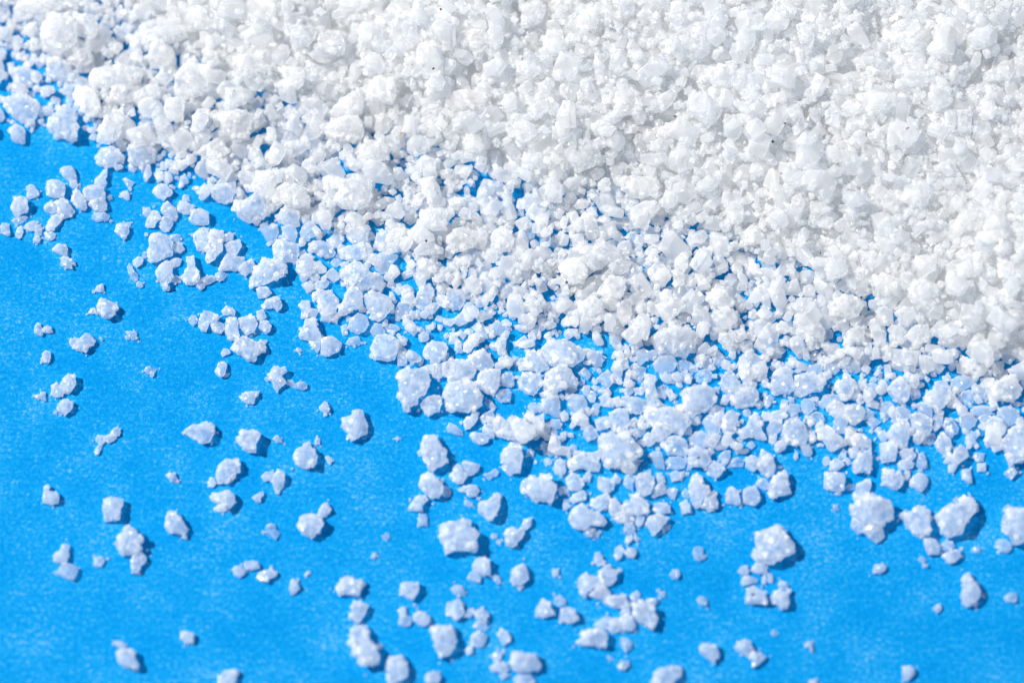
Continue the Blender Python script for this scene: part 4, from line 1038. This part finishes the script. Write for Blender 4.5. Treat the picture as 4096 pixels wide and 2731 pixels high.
def deposit(x, y, r, pct, zmax):
    a, b = gi(x - r * 0.85, y - r * 0.85); e, f = gi(x + r * 0.85, y + r * 0.85)
    sub = (slice(b, f + 1), slice(a, e + 1))
    q = np.hypot(XX[sub] - x, YY[sub] - y) / r
    z = float(np.percentile(DEP[sub], pct))
    if z > zmax: return
    mat = int(RNG.choice(3, p=[0.80, 0.09, 0.11]))
    if mat == 0 and zmax < 1.0: mat = 4
    top = add_grain(x, y, z - 0.03, r, RNG.random() < 0.75, mat, RNG.random())
    prof = z + top * np.clip(1.15 - 0.55 * q ** 2, 0, 1) * (q < 1)
    DEP[sub] = np.maximum(DEP[sub], prof)


NG = 50000
cx = RNG.uniform(GX0 + 1, GX1 - 1, NG); cy = RNG.uniform(-20, GY1 - 1, NG)
count = 0
for x, y in zip(cx, cy):
    a, b = gi(x, y)
    if d1[b, a] < -0.2: continue
    u = RNG.random()
    if dH[b, a] > 0.5:                                     # heap
        if y > 36 + H[b, a] * 0.4 or abs(x) > 46: continue
        if u > 0.9: continue
        r = float(np.clip(RNG.lognormal(math.log(0.46), 0.45), 0.16, 1.0))
        deposit(x, y, r, 42, H[b, a] + 0.6 if H[b, a] > 0.45 else 0.99)
    elif d0[b, a] > 0:                                     # covered fringe
        if u > 0.85: continue
        r = float(np.clip(RNG.lognormal(math.log(0.44), 0.42), 0.15, 1.0))
        if OCC[b, a] and RNG.random() < 0.4: continue
        deposit(x, y, r, 35, 0.75)
    else:                                                  # loose fringe: small grains between the lumps
        if u > np.interp(d0[b, a], [-9, -2, 0], [0.22, 0.42, 0.6]) or OCC[b, a]: continue
        r = float(np.clip(RNG.lognormal(math.log(0.32), 0.4), 0.12, 0.7))
        deposit(x, y, r, 30, 0.3)

# fines: broken chips that sift into the gaps of the heap and lie about the lumps on the paper
def add_chip(x, y, z, r):
    global voff
    v = CUBE_V * (1 + RNG.normal(0, 0.16, (8, 3))) * r * np.array([1, RNG.uniform(0.6, 1.1), RNG.uniform(0.5, 1.0)])
    v = v @ rot3(RNG).T; v[:, 2] -= v[:, 2].min()
    SV.append(v + np.array([x, y, z])); ST.append(CUBE_T + voff); voff += 8
    SM.append(np.full(12, int(RNG.choice(3, p=[0.72, 0.16, 0.12])))); STI.append(np.full(8, RNG.random()))
    return v[:, 2].max()

for x, y in zip(RNG.uniform(-45, 45, 15000), RNG.uniform(-14, 42, 15000)):
    a, b = gi(x, y)
    if d0[b, a] < -1.0 or y > 36 + H[b, a] * 0.4: continue
    z = DEP[b, a]; r = float(np.clip(RNG.lognormal(math.log(0.17), 0.4), 0.07, 0.36))
    near = DEP[max(b - 3, 0):b + 4, max(a - 3, 0):a + 4]
    if z > np.percentile(near, 40) and RNG.random() < 0.92: continue      # chips roll off the high spots
    if z < 0.02 and RNG.random() < 0.6: continue
    t = add_chip(x, y, z - 0.04, r)
    DEP[b, a] = max(DEP[b, a], z + 0.8 * t)
crumb_rng = np.random.default_rng(9)
for it in items:
    for fl, P in it['parts']:
        if H[gi(*ray_to(P[:, 0].mean(), P[:, 1].mean(), 0))[::-1]] > 0.05: continue
        Q = ground_outline(P, 0.2); cc = Q.mean(0)
        for _ in range(int(crumb_rng.poisson(1.8))):
            q = cc + (Q[int(crumb_rng.integers(len(Q)))] - cc) * crumb_rng.uniform(1.0, 1.45)
            add_chip(q[0], q[1], -0.01, float(np.clip(crumb_rng.lognormal(math.log(0.07), 0.4), 0.035, 0.16)))

# the body of the heap under its loose skin
s = 3
sx, sy = XX[::s, ::s], YY[::s, ::s]; sz = CORE[::s, ::s] + 0.12 * np.sin(sx * 5.1) * np.cos(sy * 4.7) - 0.25
ny, nx = sx.shape
cv = np.c_[sx.ravel(), sy.ravel(), np.maximum(sz, -0.2).ravel()]
idx = np.arange(ny * nx).reshape(ny, nx)
ok = (np.maximum.reduce([sz[:-1, :-1], sz[1:, :-1], sz[:-1, 1:], sz[1:, 1:]]) > 0.0)
qa, qb, qc, qd = idx[:-1, :-1][ok], idx[:-1, 1:][ok], idx[1:, 1:][ok], idx[1:, :-1][ok]
ct_ = np.vstack([np.c_[qa, qb, qc], np.c_[qa, qc, qd]])
SV.append(cv); ST.append(ct_ + voff); SM.append(np.full(len(ct_), 3)); STI.append(np.full(len(cv), 0.9)); voff += len(cv)
heap = link_mesh('salt_heap', np.vstack(SV), np.vstack(ST), SALT, np.concatenate(SM), np.concatenate(STI))
heap['kind'] = 'stuff'
heap['label'] = 'great white heap of coarse salt grains spilling over the blue paper'
heap['category'] = 'salt'

# ---------------------------------------------------------------- the single crystals and clusters
FLAG = {'m': M_MILK, 'c': M_CLEAR, 'g': M_GLIT}
trng = np.random.default_rng(2024)


def equiv(P): return 2 * math.sqrt(abs(area_of(P)) / math.pi)


def place(P, fl, k):
    """outline in photo pixels -> (outline in mm, height, resting level)"""
    c = P.mean(0); z = 0.0
    for _ in range(6):
        x, y = ray_to(c[0], c[1], z + 0.4); a, b = gi(x, y)
        z = 0.5 * z + 0.5 * float(H[b, a])
    h = 0.5
    for _ in range(3):
        Q = ground_outline(P, z + 0.42 * h)
        if area_of(Q) < 0: Q = Q[::-1]
        cc = centroid(Q); Q = cc + (Q - cc) * np.array([0.985, 0.965])
        h = 0.82 * math.sqrt(abs(area_of(Q))) * k * (0.8 if fl == 'c' else 1.0)
        z, sub, m = rest(Q, 34)
    return Q, h, z, sub, m


EPS = 0.03
placed = []
for it in items:
    rec = []
    for fl, P in it['parts']:
        k = trng.uniform(0.85, 1.15)
        Q, h, z, sub, m = place(P, fl, k)
        rec.append((fl, Q, h, z))
        cc = centroid(Q); R = equiv(Q) * 0.5
        q = np.hypot(XX[sub] - cc[0], YY[sub] - cc[1]) / R
        DEP[sub] = np.where(m, np.maximum(DEP[sub], z + h * np.clip(1.05 - 0.25 * q ** 2, 0.55, 1)), DEP[sub])
    it['rec'] = rec
    P0 = np.vstack([r[1] for r in rec]); it['c'] = P0.mean(0)
    it['area'] = sum(abs(area_of(r[1])) for r in rec)
    a, b = gi(*it['c'])
    it['zone'] = 'heap' if dH[b, a] > 0.4 else ('fringe' if d1[b, a] > 0.0 else 'paper')
    placed.append(it)

singles = [it for it in placed if len(it['rec']) == 1]
loose = [it for it in singles if it['zone'] != 'paper' and not it['label']]
drop = set()
if len(singles) > 300:
    loose.sort(key=lambda q: q['area'])
    drop = {id(q) for q in loose[:len(singles) - 300]}


def build(fl, Q, h, z, base, name, parent=None, zone='paper'):
    if zone == 'heap': z = z - 0.28 * h
    d = equiv(Q)
    V, T, c = crystal(Q, h, trng, cubes=int(np.clip(d * 7 * (1.5 if fl == 'g' else 1.0) * (0.4 if fl == 'c' else 1.0), 3, 24)),
                      jag=0.015 if fl == 'c' else float(trng.choice([0.012, 0.022, 0.034])))
    loc = (c[0] - base[0], c[1] - base[1], z - EPS - base[2])
    cub = np.repeat((trng.random((len(T) - CRY['body']) // 12) < 0.4).astype(int), 12)
    body = FLAG[fl] if zone != 'heap' or fl == 'c' else SALT['mcg'.index(fl)]
    o = link_mesh(name, V, T, [body, M_CLEAR], mi=np.r_[np.zeros(CRY['body'], int), cub], tint=float(trng.uniform(0.25, 1.0)), parent=parent, loc=loc)
    return o


SIZE = [(0.75, 'tiny'), (1.15, 'small'), (1.7, 'middling'), (2.4, 'large'), (99, 'very large')]


def describe(it):
    rec = it['rec']; d = 2 * math.sqrt(it['area'] / math.pi)
    size = next(n for t, n in SIZE if d < t)
    allp = np.vstack([r[1] for r in rec]); q = allp - allp.mean(0)
    ev = np.sqrt(np.abs(np.linalg.eigvalsh(q.T @ q))); asp = ev[1] / max(ev[0], 1e-6)
    nfl = rec[0][0]
    if len(rec) > 1:
        shape = {2: 'pair of fused salt crystals', 3: 'cluster of three fused salt crystals'}.get(len(rec), 'cluster of four fused salt crystals')
        look = 'long' if asp > 1.7 else 'compact'
    else:
        shape = 'salt crystal'
        look = 'long' if asp > 1.65 else {3: 'three-sided', 4: 'four-sided', 5: 'five-sided', 6: 'six-sided', 7: 'seven-sided', 8: 'eight-sided'}.get(len(rec[0][1]), 'many-sided')
        look += {'m': ' milky', 'c': ' clear', 'g': ' glittering'}[nfl]
    if it['zone'] == 'heap': where = 'lying on the white heap'
    elif it['zone'] == 'fringe': where = 'in the crowded fringe below the heap'
    else:
        gap = 1e9
        for o in placed:
            if o is it: continue
            dd = np.hypot(*(o['c'] - it['c'])) - 0.5 * d - math.sqrt(o['area'] / math.pi)
            gap = min(gap, dd)
        where = 'standing alone on bare blue paper' if gap > 0.9 else 'close beside others on the blue paper'
    best, near = 8.0, None
    for o in placed:
        if o is it or not o['label'] or o['zone'] != it['zone']: continue
        dd = np.hypot(*(o['c'] - it['c']))
        if dd < best: best, near = dd, o
    if near is not None:
        w = near['label']
        for cut in (' with ', ' beside ', ',', ' at ', ' on ', ' in ', ' lying', ' casting', ' above ', ' below ', ' between ', ' under ',
                    ' alone', ' flanked', ' touching', ' pointing', ' standing', ' amid ', ' joined', ' leaning', ' tapering', ' ending', ' of view',
                    ' rising', ' hanging', ' dragging', ' full', ' studded', ' pitted', ' narrowing', ' showing', ' midway', ' cut off'):
            w = w.split(cut)[0]
        return f'{size} {look} {shape} ' + ('beside the ' if best < 4.2 else 'near the ') + ' '.join(w.split()[:6])
    lab = f'{size} {look} {shape} {where}'
    return lab


rest_V, rest_T, rest_M, rest_t, ro = [], [], [], [], 0
things = []
for it in placed:
    if id(it) in drop:
        fl, Q, h, z = it['rec'][0]
        V, T, c = crystal(Q, h, trng, cubes=4)
        rest_V.append(V + np.array([c[0], c[1], z - EPS])); rest_T.append(T + ro); ro += len(V)
        rest_M.append(np.full(len(T), 'mcg'.index(fl))); rest_t.append(np.full(len(V), trng.uniform(0.25, 1.0)))
        continue
    rec = it['rec']
    if len(rec) == 1:
        fl, Q, h, z = rec[0]
        o = build(fl, Q, h, z, (0, 0, 0), 'salt_crystal', zone=it['zone']); o['category'] = 'salt crystal'
    else:
        z0 = min(r[3] for r in rec) - EPS
        o = bpy.data.objects.new('salt_cluster', None); C.objects.link(o)
        o.empty_display_size = 0.001
        o.location = (it['c'][0] * MM, it['c'][1] * MM, z0 * MM)
        base = (it['c'][0], it['c'][1], z0)
        big = max(abs(area_of(r[1])) for r in rec)
        for fl, Q, h, z in rec:
            nm = 'main_lump' if abs(area_of(Q)) >= big else {'m': 'side_crystal', 'c': 'clear_crystal', 'g': 'glittering_crystal'}[fl]
            cp = build(fl, Q, h, min(z, z0 + 0.35 + EPS), base, nm, parent=o, zone=it['zone'])
            if fl == 'c' and any(r[0] != 'c' for r in rec): cp['label'] = 'clear glassy crystal fused to the milky lump'
        o['category'] = 'salt cluster'
    lab = it['label']
    o['label'] = lab if lab else describe(it)
    if not lab: o['group'] = 'salt: ' + o['label']
    it['obj'] = o
    things.append(o)
if rest_V:
    o = link_mesh('loose_salt_grains', np.vstack(rest_V), np.vstack(rest_T), SALT, np.concatenate(rest_M), np.concatenate(rest_t))
    o['kind'] = 'stuff'; o['category'] = 'salt'
    o['label'] = 'smaller salt grains wedged between the lumps along the heap and its fringe'

# ---------------------------------------------------------------- dark specks of dirt
def speck_mesh(r, stretch, rng):
    n = 7; V = [[0, 0, -0.5 * r]]; T = []
    t = np.arange(n) / n * 2 * math.pi
    for z, f in ((-0.25, 0.8), (0.15, 1.0), (0.45, 0.6)):
        for a in t:
            V.append([math.cos(a) * r * f * stretch * rng.uniform(0.75, 1.2), math.sin(a) * r * f * rng.uniform(0.75, 1.2), z * r])
    V.append([0, 0, 0.55 * r])
    for i in range(n):
        j = (i + 1) % n
        T.append([0, 1 + j, 1 + i]); T.append([1 + 2 * n + i, 1 + 2 * n + j, 1 + 3 * n])
        for k in range(2):
            a, b = 1 + k * n, 1 + (k + 1) * n
            T += [[a + i, a + j, b + j], [a + i, b + j, b + i]]
    return V, T

SPECKS = [(2702, 465, 0.09, 2.1, 'black oblong speck lying on the white heap'),
          (1762, 40, 0.10, 1.2, None), (1733, 276, 0.09, 1.3, None), (3091, 568, 0.11, 1.2, None),
          (3630, 515, 0.10, 1.3, None), (3280, 1021, 0.07, 1.0, None), (3447, 1182, 0.09, 1.3, None),
          (938, 363, 0.06, 1.0, None), (4073, 1073, 0.06, 1.0, None), (1705, 964, 0.10, 1.2, None),
          (2462, 104, 0.06, 1.0, None), (3139, 495, 0.08, 1.4, None), (1602, 534, 0.09, 1.3, 'amber speck beside a dazzling white glint'),
          (3410, 1473, 0.06, 1.0, None), (3308, 927, 0.10, 1.5, 'orange-brown fleck caught on the heap above the fringe')]
ON = [('flat three-sided crystal with a black speck in its middle', 3012, 2378, 0.10, 1.5),
      ('saddle-shaped milky lump with a black speck on its face', 2794, 1829, 0.10, 1.3)]


def surface_at(px, py):
    z = 1.0
    for _ in range(8):
        x, y = ray_to(px, py, z); a, b = gi(x, y); z = 0.5 * z + 0.5 * float(DEP[b, a])
    return x, y, z

M_AMBER, _nt, _N, _L, _p = nodes_of('amber_fleck')
_n = _N.new('ShaderNodeTexNoise'); _n.inputs['Scale'].default_value = 5000
_r = _N.new('ShaderNodeValToRGB'); _r.color_ramp.elements[0].color = (0.45, 0.17, 0.03, 1); _r.color_ramp.elements[1].color = (0.75, 0.42, 0.12, 1)
_L.new(_n.outputs['Fac'], _r.inputs['Fac']); _L.new(_r.outputs['Color'], _p.inputs['Base Color'])
for px, py, r, st, lab in SPECKS:
    x, y, z = surface_at(px, py)
    V, T = speck_mesh(r, st, trng)
    amber = bool(lab) and ('amber' in lab or 'orange' in lab)
    o = link_mesh('dirt_speck', V, T, [M_AMBER if amber else M_SPECK], loc=(x, y, z + 0.25 * r))
    o.rotation_euler = (0, 0, 0 if (lab and 'oblong' in lab) else trng.uniform(0, 3))
    o['category'] = 'speck'
    o['label'] = lab or 'tiny dark brown speck of dirt caught among the white salt'
    if not lab: o['group'] = 'dirt specks among the salt'
for key_lab, px, py, r, st in ON:
    host = next(it for it in placed if it['label'] == key_lab)
    ob = host['obj']; fl, Q, h, z = host['rec'][0]
    x, y = ray_to(px, py, z + 0.9 * h)
    dg = bpy.context.evaluated_depsgraph_get()
    c = centroid(Q)
    hit, lo, *_ = ob.ray_cast(Vector(((x - c[0]) * MM, (y - c[1]) * MM, 0.05)), Vector((0, 0, -1)))
    zz = lo.z / MM if hit else h
    V, T = speck_mesh(r, st, trng)
    o = link_mesh('dirt_speck', V, T, [M_SPECK], parent=ob, loc=(x - c[0], y - c[1], zz + 0.02))
    o['label'] = 'black speck stuck in the crystal face'

print('crystals', len(singles) - len(drop), 'clusters', len(placed) - len(singles), 'dropped', len(drop),
      'heap tris', sum(len(t) for t in ST), 'grains', len(SV))
